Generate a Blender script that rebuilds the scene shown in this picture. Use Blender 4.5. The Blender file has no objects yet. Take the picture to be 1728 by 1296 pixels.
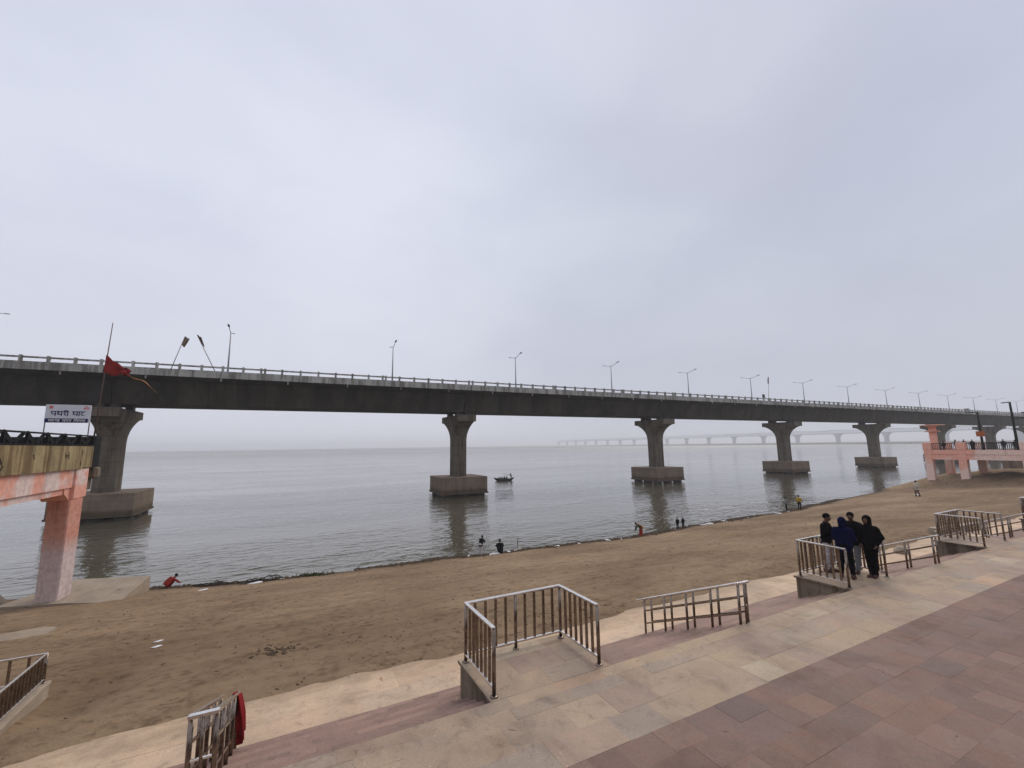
import bpy, bmesh, math, random
import numpy as np
from mathutils import Vector, Matrix, noise
random.seed(7); RNG = np.random.default_rng(7)
SC = bpy.context.scene
COL = SC.collection
R = math.radians

# ------------------------------------------------------------------ helpers
def tag(o, label=None, cat=None, group=None, kind=None):
    if label: o['label'] = label
    if cat: o['category'] = cat
    if group: o['group'] = group
    if kind: o['kind'] = kind
    return o

def empty(name, loc=(0, 0, 0), rz=0.0, label=None, cat=None, group=None):
    o = bpy.data.objects.new(name, None); COL.objects.link(o)
    o.empty_display_size = 0.2
    o.location = loc; o.rotation_euler = (0, 0, rz)
    return tag(o, label, cat, group)

class MB:
    """collects verts and faces for one mesh object"""
    def __init__(self): self.v = []; self.f = []; self.sm = []
    def add(self, vs, fs, smooth=False):
        n = len(self.v); self.v += [tuple(p) for p in vs]
        self.f += [tuple(i + n for i in f) for f in fs]; self.sm += [smooth] * len(fs)
        return self
    def box(self, c, s, rz=0.0, bev=0.0, M=None):
        bm = bmesh.new(); bmesh.ops.create_cube(bm, size=1.0)
        for v in bm.verts: v.co = Vector((v.co.x * s[0], v.co.y * s[1], v.co.z * s[2]))
        if bev > 0: bmesh.ops.bevel(bm, geom=bm.edges[:], offset=bev, segments=1, affect='EDGES')
        T = Matrix.Translation(c) @ Matrix.Rotation(rz, 4, 'Z')
        if M is not None: T = M @ T
        bm.transform(T); self.bm(bm); return self
    def bm(self, bm, smooth=False):
        bm.verts.index_update()
        self.add([v.co[:] for v in bm.verts], [[v.index for v in f.verts] for f in bm.faces], smooth); bm.free()
    def span(self, lo, hi, bev=0.0):
        return self.box([(a + b) / 2 for a, b in zip(lo, hi)], [b - a for a, b in zip(lo, hi)], bev=bev)
    def bar(self, a, b, w, h=None, bev=0.0, up=(0, 0, 1)):
        """rectangular bar from a to b"""
        a = Vector(a); b = Vector(b); d = b - a; L = d.length; d.normalize(); h = h or w
        u = Vector(up); s = d.cross(u)
        if s.length < 1e-4: s = d.cross(Vector((1, 0, 0)))
        s.normalize(); u = s.cross(d)
        M = Matrix((s, d, u)).transposed().to_4x4(); M.translation = (a + b) / 2
        return self.box((0, 0, 0), (w, L, h), bev=bev, M=M)
    def tube(self, pts, rad, n=10, caps=True):
        pts = [Vector(p) for p in pts]
        rs = rad if isinstance(rad, (list, tuple)) else [rad] * len(pts)
        vs = []; fs = []; ref = None
        for i, p in enumerate(pts):
            d = (pts[min(i + 1, len(pts) - 1)] - pts[max(i - 1, 0)]).normalized()
            if ref is None: ref = Vector((1, 0, 0)) if abs(d.x) < .9 else Vector((0, 1, 0))
            s = d.cross(ref).normalized(); t = d.cross(s); ref = t.cross(d) if False else ref
            for k in range(n):
                a = 2 * math.pi * k / n
                vs.append(p + (s * math.cos(a) + t * math.sin(a)) * rs[i])
        for i in range(len(pts) - 1):
            for k in range(n):
                k2 = (k + 1) % n
                fs.append((i * n + k, i * n + k2, (i + 1) * n + k2, (i + 1) * n + k))
        self.add(vs, fs, True)
        if caps:
            m = len(self.v) - len(vs)
            self.f.append(tuple(m + k for k in reversed(range(n)))); self.sm.append(False)
            self.f.append(tuple(m + (len(pts) - 1) * n + k for k in range(n))); self.sm.append(False)
        return self
    def prism(self, poly, z0, z1):
        n = len(poly)
        vs = [(x, y, z0) for x, y in poly] + [(x, y, z1) for x, y in poly]
        fs = [tuple(reversed(range(n))), tuple(range(n, 2 * n))] + [(i, (i + 1) % n, n + (i + 1) % n, n + i) for i in range(n)]
        return self.add(vs, fs)
    def extrude(self, prof, axis_fn, a, b):
        """closed profile (p,q) swept between parameters a and b; axis_fn(t,p,q)->xyz"""
        n = len(prof)
        vs = [axis_fn(a, *p) for p in prof] + [axis_fn(b, *p) for p in prof]
        fs = [tuple(reversed(range(n))), tuple(range(n, 2 * n))] + [(i, (i + 1) % n, n + (i + 1) % n, n + i) for i in range(n)]
        return self.add(vs, fs)
    def bm_spouts(self, a, b, s):   # drain spouts hanging under a deck edge
        x = a + 3.7
        while x < b - 1: self.box((x, s * 6.1, 16.22), (.14, .14, .42)); x += 7.4
        return self
    def build(self, name, mat, parent=None, label=None):
        me = bpy.data.meshes.new(name); me.from_pydata(self.v, [], self.f); me.validate()
        if len(me.polygons) == len(self.sm): me.polygons.foreach_set('use_smooth', self.sm)
        bm = bmesh.new(); bm.from_mesh(me); bmesh.ops.recalc_face_normals(bm, faces=bm.faces[:]); bm.to_mesh(me); bm.free()
        me.update()
        for m in (mat if isinstance(mat, (list, tuple)) else [mat]): me.materials.append(m)
        o = bpy.data.objects.new(name, me); COL.objects.link(o)
        if parent: o.parent = parent
        if label: o['label'] = label
        return o

def copy_tree(o, parent=None):
    c = o.copy(); COL.objects.link(c)
    if parent: c.parent = parent
    for ch in list(o.children): copy_tree(ch, c)
    return c

# ------------------------------------------------------------------ materials
def nodes(name):
    m = bpy.data.materials.new(name); m.use_nodes = True
    nt = m.node_tree; b = nt.nodes['Principled BSDF']
    return m, nt, b
def N(nt, t, **kw):
    n = nt.nodes.new(t)
    for k, v in kw.items():
        if k in n.inputs: n.inputs[k].default_value = v
        else: setattr(n, k, v)
    return n
def L(nt, a, b): nt.links.new(a, b)
def ramp(nt, src, stops):
    r = N(nt, 'ShaderNodeValToRGB'); e = r.color_ramp.elements
    while len(e) < len(stops): e.new(0.5)
    for i, (p, c) in enumerate(stops):
        e[i].position = p; e[i].color = (*c, 1) if len(c) == 3 else c
    L(nt, src, r.inputs[0]); return r
def pos(nt, scale=(1, 1, 1), obj=False):
    if obj:
        t = N(nt, 'ShaderNodeTexCoord'); s = t.outputs['Object']
    else:
        t = N(nt, 'ShaderNodeNewGeometry'); s = t.outputs['Position']
    mp = N(nt, 'ShaderNodeMapping'); mp.inputs['Scale'].default_value = scale
    L(nt, s, mp.inputs['Vector']); return mp.outputs[0]
def mul(nt, a, b, fac=1.0, mode='MULTIPLY'):
    m = N(nt, 'ShaderNodeMix', data_type='RGBA', blend_type=mode); m.inputs['Factor'].default_value = fac
    for s, i in ((a, 6), (b, 7)):
        if isinstance(s, tuple): m.inputs[i].default_value = (*s, 1)
        else: L(nt, s, m.inputs[i])
    return m.outputs[2]
def mixf(nt, fac, a, b):
    m = N(nt, 'ShaderNodeMix', data_type='RGBA'); L(nt, fac, m.inputs[0])
    for s, i in ((a, 6), (b, 7)):
        if isinstance(s, tuple): m.inputs[i].default_value = (*s, 1)
        else: L(nt, s, m.inputs[i])
    return m.outputs[2]
def noise_t(nt, vec, sc, det=4, rough=.55, dist=0.0):
    n = N(nt, 'ShaderNodeTexNoise'); n.inputs['Scale'].default_value = sc; n.inputs['Detail'].default_value = det
    n.inputs['Roughness'].default_value = rough; n.inputs['Distortion'].default_value = dist
    L(nt, vec, n.inputs['Vector']); return n.outputs['Fac']
def bump(nt, b, h, strength=.3, dist=.02):
    n = N(nt, 'ShaderNodeBump'); n.inputs['Strength'].default_value = strength; n.inputs['Distance'].default_value = dist
    L(nt, h, n.inputs['Height']); L(nt, n.outputs[0], b.inputs['Normal']); return n

def mottled(name, col, var=.25, sc=3.0, rough=.85, bumps=.2, bdist=.01, streak=None, obj=False, spec=.3, metal=0.0, spots=None):
    """base colour broken up by two noises, optional vertical stain streaks and dark spots"""
    m, nt, b = nodes(name)
    p = pos(nt, obj=obj)
    a = noise_t(nt, p, sc, 6, .6); c = noise_t(nt, p, sc * 7, 4, .6)
    lo = tuple(x * (1 - var) for x in col); hi = tuple(min(1, x * (1 + var)) for x in col)
    r = ramp(nt, a, [(.3, lo), (.7, hi)])
    r2 = ramp(nt, c, [(.3, (1 - var * .6,) * 3), (.7, (1 + var * .3,) * 3)])
    out = mul(nt, r.outputs[0], r2.outputs[0])
    if streak:
        ps = pos(nt, (1, 1, .07), obj=obj)
        s = noise_t(nt, ps, streak[0], 5, .65)
        rs = ramp(nt, s, [(streak[1], (0, 0, 0)), (streak[1] + .12, (1, 1, 1))])
        out = mixf(nt, rs.outputs[0], mul(nt, out, streak[2]), out)
    if spots:
        s = noise_t(nt, p, spots[0], 3, .6)
        rs = ramp(nt, s, [(spots[1], (0, 0, 0)), (spots[1] + .05, (1, 1, 1))])
        out = mixf(nt, rs.outputs[0], out, spots[2])
    L(nt, out, b.inputs['Base Color'])
    b.inputs['Roughness'].default_value = rough; b.inputs['Specular IOR Level'].default_value = spec
    b.inputs['Metallic'].default_value = metal
    if bumps: bump(nt, b, c, bumps, bdist)
    return m
def plain(name, col, rough=.7, var=.12, sc=8.0, metal=0.0, spec=.3):
    return mottled(name, col, var, sc, rough, .08, .004, obj=True, spec=spec, metal=metal)

def cast(m, joint=None, boards=None, tide=None):
    """adds cast-segment joints along x, formwork board lines up z and a tide mark to a mottled concrete (object space)"""
    nt = m.node_tree; b = nt.nodes['Principled BSDF']; src = b.inputs['Base Color'].links[0].from_socket
    t = N(nt, 'ShaderNodeTexCoord'); s = N(nt, 'ShaderNodeSeparateXYZ'); L(nt, t.outputs['Object'], s.inputs[0])
    def op(o, a, v):
        n = N(nt, 'ShaderNodeMath', operation=o); L(nt, a, n.inputs[0]); n.inputs[1].default_value = v; return n.outputs[0]
    if joint:
        q = op('DIVIDE', s.outputs[0], joint)
        w_ = N(nt, 'ShaderNodeTexWhiteNoise', noise_dimensions='1D'); L(nt, op('FLOOR', q, 0), w_.inputs['W'])
        src = mul(nt, src, ramp(nt, w_.outputs['Value'], [(0, (.80, .79, .76)), (1, (1.18, 1.17, 1.15))]).outputs[0])
        fr = N(nt, 'ShaderNodeMath', operation='FRACT'); L(nt, q, fr.inputs[0])
        src = mul(nt, src, ramp(nt, fr.outputs[0], [(0, (.55,) * 3), (.022, (.55,) * 3), (.03, (1, 1, 1))]).outputs[0])
    if boards:
        fr = N(nt, 'ShaderNodeMath', operation='FRACT'); L(nt, op('DIVIDE', s.outputs[2], boards), fr.inputs[0])
        src = mul(nt, src, ramp(nt, fr.outputs[0], [(0, (.74, .72, .70)), (.05, (.74, .72, .70)), (.08, (1, 1, 1))]).outputs[0])
    if tide:
        nz = noise_t(nt, pos(nt, (1, 1, .4)), 1.3, 4, .6)
        ad = N(nt, 'ShaderNodeMath', operation='MULTIPLY_ADD'); L(nt, nz, ad.inputs[0]); ad.inputs[1].default_value = -.5; L(nt, s.outputs[2], ad.inputs[2])
        src = mul(nt, src, ramp(nt, op('MULTIPLY', ad.outputs[0], .2), [(tide * .2 - .07, (.50, .48, .42)), (tide * .2 - .02, (.82, .80, .74)), (tide * .2 + .03, (1, 1, 1))]).outputs[0])
    L(nt, src, b.inputs['Base Color']); return m
M = {}
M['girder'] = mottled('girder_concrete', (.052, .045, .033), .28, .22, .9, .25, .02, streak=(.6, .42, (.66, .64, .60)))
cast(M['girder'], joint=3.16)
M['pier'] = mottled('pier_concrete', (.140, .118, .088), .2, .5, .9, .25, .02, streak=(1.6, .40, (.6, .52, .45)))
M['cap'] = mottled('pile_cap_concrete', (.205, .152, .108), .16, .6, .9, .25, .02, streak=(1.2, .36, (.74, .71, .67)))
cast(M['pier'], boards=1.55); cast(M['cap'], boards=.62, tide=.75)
M['parapet'] = mottled('parapet_concrete', (.36, .35, .32), .22, .8, .9, .2, .02, streak=(1.5, .42, (.5, .48, .45)))
M['pile'] = mottled('wet_pile', (.04, .035, .03), .3, 1.5, .6, .2, .02)
M['recess'] = mottled('recess_shade_concrete', (.035, .033, .03), .25, 1.0, .9, .2, .02)  # dark tone standing for the shade inside the web recess
M['steel_lamp'] = plain('galvanised_steel', (.32, .32, .33), .45, .1, metal=.3)
M['dark_metal'] = plain('dark_painted_metal', (.03, .03, .033), .5)
M['lamp_dark'] = plain('lamp_housing', (.06, .06, .065), .5)
M['black_rail'] = plain('black_painted_rail', (.007, .007, .008), .7, spec=.15)

def steel(name, lo, hi, rlo, rhi):
    m, nt, b = nodes(name)
    p = pos(nt, obj=True); a = noise_t(nt, p, 6, 5, .65)
    r = ramp(nt, a, [(.35, lo), (.7, hi)])
    g = ramp(nt, noise_t(nt, p, 23, 3, .6), [(.28, (.75, .68, .62)), (.45, (1, 1, 1))])
    L(nt, mul(nt, r.outputs[0], g.outputs[0]), b.inputs['Base Color'])
    b.inputs['Metallic'].default_value = .95
    rr = ramp(nt, noise_t(nt, p, 14, 4), [(.3, (rlo,) * 3), (.7, (rhi,) * 3)]); L(nt, rr.outputs[0], b.inputs['Roughness'])
    return m
M['steel'] = steel('dull_brown_steel', (.17, .128, .10), (.31, .25, .205), .16, .34)
M['steel_lit'] = steel('sky_lit_steel', (.66, .62, .58), (.86, .84, .81), .14, .28)  # same railing steel brightened, painting the sky's light on the rails

def pink(name, base, pale, sc=.5, wash=None):
    """coral wall paint with pale, washed-out patches and grime; wash = height below which the paint has worn to pale"""
    m, nt, b = nodes(name); p = pos(nt)
    a = noise_t(nt, p, sc, 4, .5); c = noise_t(nt, p, 5, 5, .6)
    patch = ramp(nt, a, [(.46, (0, 0, 0)), (.53, (1, 1, 1))]).outputs[0]
    out = mixf(nt, patch, base, pale)
    if wash is not None:
        g = N(nt, 'ShaderNodeNewGeometry'); s = N(nt, 'ShaderNodeSeparateXYZ'); L(nt, g.outputs['Position'], s.inputs[0])
        ad = N(nt, 'ShaderNodeMath', operation='ADD'); L(nt, s.outputs[2], ad.inputs[0])
        sb = N(nt, 'ShaderNodeMath', operation='MULTIPLY', ); L(nt, c, sb.inputs[0]); sb.inputs[1].default_value = .5
        L(nt, sb.outputs[0], ad.inputs[1])
        mr = N(nt, 'ShaderNodeMapRange'); mr.inputs[1].default_value = wash[0]; mr.inputs[2].default_value = wash[1]
        L(nt, ad.outputs[0], mr.inputs[0])
        out = mixf(nt, mr.outputs[0], wash[2], out)
    g2 = ramp(nt, c, [(.3, (.78, .76, .74)), (.62, (1.04,) * 3)])
    out = mul(nt, out, g2.outputs[0])
    ps = pos(nt, (1, 1, .1)); st = ramp(nt, noise_t(nt, ps, 2.4, 5, .65), [(.32, (.62, .58, .55)), (.42, (1, 1, 1))])
    out = mul(nt, out, st.outputs[0], .55)
    L(nt, out, b.inputs['Base Color']); b.inputs['Roughness'].default_value = .85; b.inputs['Specular IOR Level'].default_value = .2
    bump(nt, b, c, .2, .01); return m
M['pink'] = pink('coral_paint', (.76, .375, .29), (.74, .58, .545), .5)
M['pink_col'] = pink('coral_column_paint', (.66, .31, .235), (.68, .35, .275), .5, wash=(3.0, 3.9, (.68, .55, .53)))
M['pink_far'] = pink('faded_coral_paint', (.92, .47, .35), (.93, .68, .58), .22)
M['fascia'] = mottled('stained_yellow_sheet', (.34, .265, .135), .28, 1.1, .7, .15, .01, streak=(1.3, .42, (.45, .38, .32)))

def tile_mat(name, stain=.6, drift=False):
    m, nt, b = nodes(name); p = pos(nt)
    at = N(nt, 'ShaderNodeAttribute', attribute_name='tile')
    a = noise_t(nt, p, .9, 6, .62, .3); c = noise_t(nt, p, 34, 4, .7); d = noise_t(nt, p, 3.6, 6, .68, .6)
    out = mul(nt, at.outputs['Color'], ramp(nt, a, [(.30, (.70, .68, .66)), (.46, (.97,) * 3), (.72, (1.18, 1.15, 1.11))]).outputs[0])
    out = mul(nt, out, ramp(nt, c, [(.3, (.84,) * 3), (.7, (1.10,) * 3)]).outputs[0])
    out = mul(nt, out, ramp(nt, d, [(.32, (.56, .52, .49)), (.45, (.98,) * 3), (.68, (1.10, 1.08, 1.05))]).outputs[0], stain)
    # sparse dark and rusty spots trodden into the stone
    s = noise_t(nt, pos(nt, (1, 1.5, 1)), 5.2, 4, .55, .8)
    rs = ramp(nt, s, [(.70, (0, 0, 0)), (.75, (.9,) * 3)]).outputs[0]
    out = mixf(nt, rs, out, mul(nt, out, (.40, .34, .31)))
    s2 = noise_t(nt, pos(nt, (1.5, .8, 1)), 4.1, 4, .55, .8)
    rs2 = ramp(nt, s2, [(.70, (0, 0, 0)), (.76, (.9,) * 3)]).outputs[0]
    out = mixf(nt, rs2, out, mul(nt, out, (.60, .33, .24)))
    # chips and pale scuffs
    s3 = ramp(nt, noise_t(nt, p, 9, 2, .5), [(.74, (0, 0, 0)), (.76, (1, 1, 1))]).outputs[0]
    out = mixf(nt, s3, out, mul(nt, out, (1.35, 1.32, 1.28)))
    if drift:   # sand blown and trodden over the stone, thicker towards the beach
        g = N(nt, 'ShaderNodeNewGeometry'); sp = N(nt, 'ShaderNodeSeparateXYZ'); L(nt, g.outputs['Position'], sp.inputs[0])
        mr = N(nt, 'ShaderNodeMapRange'); mr.inputs[1].default_value = 10.1; mr.inputs[2].default_value = 13.2; L(nt, sp.outputs[1], mr.inputs[0])
        ad = N(nt, 'ShaderNodeMath', operation='ADD'); L(nt, mr.outputs[0], ad.inputs[0]); L(nt, noise_t(nt, pos(nt, (.6, 1.4, 1)), 1.4, 6, .7, .5), ad.inputs[1])
        rd = ramp(nt, ad.outputs[0], [(.62, (0, 0, 0)), (.82, (.30,) * 3), (1.0, (.8,) * 3)]).outputs[0]
        out = mixf(nt, rd, out, mul(nt, (.37, .265, .17), ramp(nt, c, [(.3, (.8,) * 3), (.7, (1.15,) * 3)]).outputs[0]))
    L(nt, out, b.inputs['Base Color'])
    rr = ramp(nt, d, [(.3, (.55,) * 3), (.7, (.88,) * 3)]); L(nt, rr.outputs[0], b.inputs['Roughness'])
    b.inputs['Specular IOR Level'].default_value = .22
    bump(nt, b, c, .35, .006); return m
M['tile'] = tile_mat('sandstone_slab')
M['tile_sandy'] = tile_mat('sandy_slab', drift=True)
M['grout'] = plain('grout', (.22, .155, .12), .95)
M['plat_wall'] = mottled('grimy_stone_wall', (.20, .155, .11), .3, 1.2, .9, .3, .01, streak=(2.5, .42, (.5, .46, .42)))

def sand_mat():
    m, nt, b = nodes('river_sand'); p = pos(nt); pl = pos(nt, (.45, 1.6, 1))
    a = noise_t(nt, p, .13, 5, .6); c = noise_t(nt, pl, .9, 6, .66, .4); d = noise_t(nt, p, 2.6, 6, .7, .5); e = noise_t(nt, p, 16, 3, .6)
    out = ramp(nt, a, [(.33, (.212, .142, .083)), (.66, (.318, .222, .136))]).outputs[0]
    out = mul(nt, out, ramp(nt, c, [(.32, (.82, .80, .78)), (.5, (1.0,) * 3), (.70, (1.12, 1.11, 1.09))]).outputs[0])
    out = mul(nt, out, ramp(nt, d, [(.34, (.66, .63, .60)), (.47, (1.0,) * 3), (.70, (1.12,) * 3)]).outputs[0], .85)
    # footprints: shallow oval dents scattered over the walked parts
    def dents(sc, seed):
        v = N(nt, 'ShaderNodeTexVoronoi'); v.inputs['Scale'].default_value = sc; v.inputs['Randomness'].default_value = 1
        mp = N(nt, 'ShaderNodeMapping'); mp.inputs['Scale'].default_value = (1, 1.7, 1); mp.inputs['Location'].default_value = (seed, seed, 0)
        L(nt, p, mp.inputs[0]); L(nt, mp.outputs[0], v.inputs['Vector'])
        return ramp(nt, v.outputs['Distance'], [(.14, (0, 0, 0)), (.30, (1, 1, 1))]).outputs[0]
    walked = ramp(nt, noise_t(nt, p, .28, 3, .55), [(.46, (0, 0, 0)), (.60, (1, 1, 1))]).outputs[0]
    f1 = dents(1.5, 3.0); f2 = dents(2.3, 11.0); ft = mul(nt, f1, f2)
    out = mixf(nt, walked, out, mul(nt, out, mixf(nt, ft, (.66, .63, .60), (1.0, 1.0, 1.0))))
    # dirt and rubbish trodden into the surface near the steps
    sc = ramp(nt, noise_t(nt, p, .33, 3, .5), [(.54, (0, 0, 0)), (.66, (1, 1, 1))]).outputs[0]
    sp = ramp(nt, noise_t(nt, pos(nt, (.8, 1.5, 1)), 3.8, 5, .75), [(.38, (.45, .42, .39)), (.46, (1, 1, 1))]).outputs[0]
    out = mixf(nt, sc, out, mul(nt, out, sp))
    dp = ramp(nt, noise_t(nt, pos(nt, (.5, 1.3, 1)), .12, 4, .6, .5), [(.40, (.78, .77, .76)), (.56, (1, 1, 1))]).outputs[0]
    out = mul(nt, out, dp)
    # wet fringe at the water's edge (height above the river)
    g = N(nt, 'ShaderNodeNewGeometry'); s = N(nt, 'ShaderNodeSeparateXYZ'); L(nt, g.outputs['Position'], s.inputs[0])
    wz = N(nt, 'ShaderNodeMath', operation='MULTIPLY_ADD'); L(nt, c, wz.inputs[0]); wz.inputs[1].default_value = -.30; L(nt, s.outputs[2], wz.inputs[2])
    mr = N(nt, 'ShaderNodeMapRange'); mr.inputs[1].default_value = -.11; mr.inputs[2].default_value = .07; L(nt, wz.outputs[0], mr.inputs[0])
    out = mixf(nt, mr.outputs[0], mul(nt, out, (.40, .39, .40)), out)
    L(nt, out, b.inputs['Base Color']); b.inputs['Roughness'].default_value = .95; b.inputs['Specular IOR Level'].default_value = .15
    ad = N(nt, 'ShaderNodeMath', operation='ADD'); L(nt, d, ad.inputs[0]); mm = N(nt, 'ShaderNodeMath', operation='MULTIPLY'); L(nt, e, mm.inputs[0]); mm.inputs[1].default_value = .35
    L(nt, mm.outputs[0], ad.inputs[1])
    a2 = N(nt, 'ShaderNodeMath', operation='MULTIPLY_ADD'); L(nt, ft, a2.inputs[0]); a2.inputs[1].default_value = .5; L(nt, ad.outputs[0], a2.inputs[2])
    bump(nt, b, a2.outputs[0], .6, .08)
    return m
M['sand'] = sand_mat()
M['mound'] = mottled('damp_earth', (.15, .11, .075), .35, .8, .95, .5, .08)
M['slab'] = mottled('sandy_concrete', (.36, .29, .215), .18, 1.2, .92, .3, .02, spots=(1.1, .66, (.22, .17, .12)))
M['rock'] = mottled('grey_rock', (.15, .125, .10), .3, 2.0, .9, .5, .04)

def water_mat():
    m, nt, b = nodes('river_water')
    b.inputs['Roughness'].default_value = .045; b.inputs['IOR'].default_value = 1.75
    b.inputs['Specular Tint'].default_value = (1, .96, .82, 1)
    # wind ripples lie along the bank, longer than they are deep
    p1 = pos(nt, (.55, 1.1, 1)); p2 = pos(nt, (.9, 1.5, 1)); p3 = pos(nt, (.005, .022, 1)); p4 = pos(nt, (.03, .09, 1))
    w0 = noise_t(nt, p1, .55, 2, .45, .5); w1 = noise_t(nt, p1, 1.5, 2, .45, .6); w2 = noise_t(nt, p2, 3.6, 2, .5, .3)
    lane = ramp(nt, noise_t(nt, p3, 1.0, 5, .65), [(.38, (.22,) * 3), (.60, (1.0,) * 3)]).outputs[0]
    gust = ramp(nt, noise_t(nt, p4, 1.0, 3, .6), [(.35, (.30,) * 3), (.62, (1.15,) * 3)]).outputs[0]
    sh = N(nt, 'ShaderNodeMath', operation='POWER'); L(nt, w1, sh.inputs[0]); sh.inputs[1].default_value = 1.7
    ad = N(nt, 'ShaderNodeMath', operation='MULTIPLY_ADD'); L(nt, w2, ad.inputs[0]); ad.inputs[1].default_value = .16; L(nt, sh.outputs[0], ad.inputs[2])
    a2 = N(nt, 'ShaderNodeMath', operation='MULTIPLY_ADD'); L(nt, w0, a2.inputs[0]); a2.inputs[1].default_value = .9; L(nt, ad.outputs[0], a2.inputs[2])
    mm = N(nt, 'ShaderNodeMath', operation='MULTIPLY'); L(nt, a2.outputs[0], mm.inputs[0]); L(nt, mul(nt, lane, gust), mm.inputs[1])
    bump(nt, b, mm.outputs[0], 1.0, .125)
    # far off, the countless ripples smaller than the eye resolves read as a duller sheen
    g = N(nt, 'ShaderNodeNewGeometry'); sp = N(nt, 'ShaderNodeSeparateXYZ'); L(nt, g.outputs['Position'], sp.inputs[0])
    mr = N(nt, 'ShaderNodeMapRange'); mr.inputs[1].default_value = 90; mr.inputs[2].default_value = 600; mr.inputs[3].default_value = .045; mr.inputs[4].default_value = .26
    L(nt, sp.outputs[1], mr.inputs[0]); L(nt, mr.outputs[0], b.inputs['Roughness'])
    c = mixf(nt, lane, (.130, .118, .084), (.074, .065, .040)); L(nt, c, b.inputs['Base Color'])
    return m
M['water'] = water_mat()
M['sandbar'] = plain('far_sand', (.24, .20, .15), .95)
M['old_bridge'] = plain('old_bridge_steel', (.30, .32, .35), .9)  # grey-blue lightened so the colour carries part of the haze
M['flag_red'] = plain('faded_red_cloth', (.22, .012, .010), .85, .35, 5)
M['cloth_red'] = plain('red_cloth', (.24, .004, .006), .9, .3, 7)
M['tail'] = plain('faded_orange_ribbon', (.34, .16, .06), .85)
M['yellow'] = plain('yellow_cloth', (.42, .27, .03), .85)
M['orange'] = plain('orange_cloth', (.42, .12, .03), .85)
M['sari_red'] = plain('red_sari', (.30, .02, .010), .85, .25)
M['white'] = plain('white_plastic', (.75, .74, .72), .6)
M['sign_white'] = plain('sign_white', (.62, .63, .67), .6, .06)
M['navy'] = plain('navy_paint', (.012, .012, .085), .6)
M['sign_red'] = plain('sign_red', (.60, .13, .10), .6)
M['skin'] = plain('brown_skin', (.13, .065, .042), .6)
M['hair'] = plain('black_hair', (.005, .004, .004), .8, spec=.1)
M['black'] = plain('black_cloth', (.0045, .0045, .0055), .95, spec=.08)
M['darknavy'] = plain('dark_navy_cloth', (.009, .009, .017), .95, spec=.1)
M['blue'] = plain('royal_blue_cloth', (.003, .0045, .032), .95, .2, spec=.08)
M['jeans'] = plain('grey_blue_denim', (.19, .21, .235), .85, .2)
M['pale'] = plain('pale_grey_trousers', (.50, .48, .49), .85)
M['greyshirt'] = plain('grey_green_shirt', (.20, .215, .21), .85)
M['greenc'] = plain('green_blouse', (.07, .11, .05), .85)
M['creamc'] = plain('cream_shirt', (.52, .46, .38), .85)
M['shoe'] = plain('brown_shoe', (.085, .035, .028), .7)
M['wood'] = mottled('dark_boat_wood', (.035, .028, .022), .3, 2, .8, .2, .01, obj=True)
M['debris'] = mottled('flotsam', (.085, .058, .036), .5, 5, .95, .3, .01)
M['weed'] = plain('green_weed', (.06, .085, .025), .85)
M['stick'] = plain('driftwood', (.05, .04, .03), .9)
M['bamboo'] = plain('bamboo', (.20, .14, .09), .8)
M['pole_rust'] = plain('rusty_pole', (.085, .05, .042), .8)

# ------------------------------------------------------------------ camera
PSI, PITCH, ROLL, FPX, CZ = R(27.0), R(8.3), R(.78), 715.0, 7.8
f_ = Vector((math.sin(PSI) * math.cos(PITCH), math.cos(PSI) * math.cos(PITCH), math.sin(PITCH)))
r0 = Vector((math.cos(PSI), -math.sin(PSI), 0)); u0 = r0.cross(f_)
r_ = r0 * math.cos(ROLL) - u0 * math.sin(ROLL); u_ = u0 * math.cos(ROLL) + r0 * math.sin(ROLL)
cam = bpy.data.cameras.new('camera'); co = bpy.data.objects.new('camera', cam); COL.objects.link(co)
mw = Matrix((r_, u_, -f_)).transposed().to_4x4(); mw.translation = (0, 0, CZ); co.matrix_world = mw
cam.sensor_width = 36; cam.lens = 36 * FPX / 1728; cam.clip_start = .05; cam.clip_end = 30000
SC.camera = co

# ------------------------------------------------------------------ light, sky, air
SUN_DIR = Vector((.62, .42, .66)).normalized()
sl = bpy.data.lights.new('sun', 'SUN'); sl.energy = 1.5; sl.angle = R(35); sl.color = (1, .90, .76)
so = bpy.data.objects.new('sun', sl); COL.objects.link(so); so.rotation_euler = SUN_DIR.to_track_quat('Z', 'Y').to_euler()
w = bpy.data.worlds.new('World'); SC.world = w; w.use_nodes = True
nt = w.node_tree; bg = nt.nodes['Background']; bg.inputs['Strength'].default_value = .1
sky = N(nt, 'ShaderNodeTexSky', sky_type='NISHITA'); sky.sun_disc = False
sky.sun_elevation = math.asin(SUN_DIR.z); sky.sun_rotation = math.atan2(SUN_DIR.x, SUN_DIR.y)
sky.air_density = 1.5; sky.dust_density = 3
tc = N(nt, 'ShaderNodeTexCoord')
# overcast layer: cloud sheet seen in perspective (direction divided by height)
sx = N(nt, 'ShaderNodeSeparateXYZ'); L(nt, tc.outputs['Generated'], sx.inputs[0])
zz = N(nt, 'ShaderNodeMath', operation='ADD'); L(nt, sx.outputs[2], zz.inputs[0]); zz.inputs[1].default_value = .32
dv = N(nt, 'ShaderNodeVectorMath', operation='DIVIDE'); L(nt, tc.outputs['Generated'], dv.inputs[0])
cb = N(nt, 'ShaderNodeCombineXYZ'); [L(nt, zz.outputs[0], cb.inputs[i]) for i in range(3)]; L(nt, cb.outputs[0], dv.inputs[1])
n1 = noise_t(nt, dv.outputs[0], .85, 4, .5, .5); n2 = noise_t(nt, dv.outputs[0], 2.6, 5, .5, .3)
mx = N(nt, 'ShaderNodeMath', operation='MULTIPLY_ADD'); L(nt, n2, mx.inputs[0]); mx.inputs[1].default_value = .30
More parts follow.
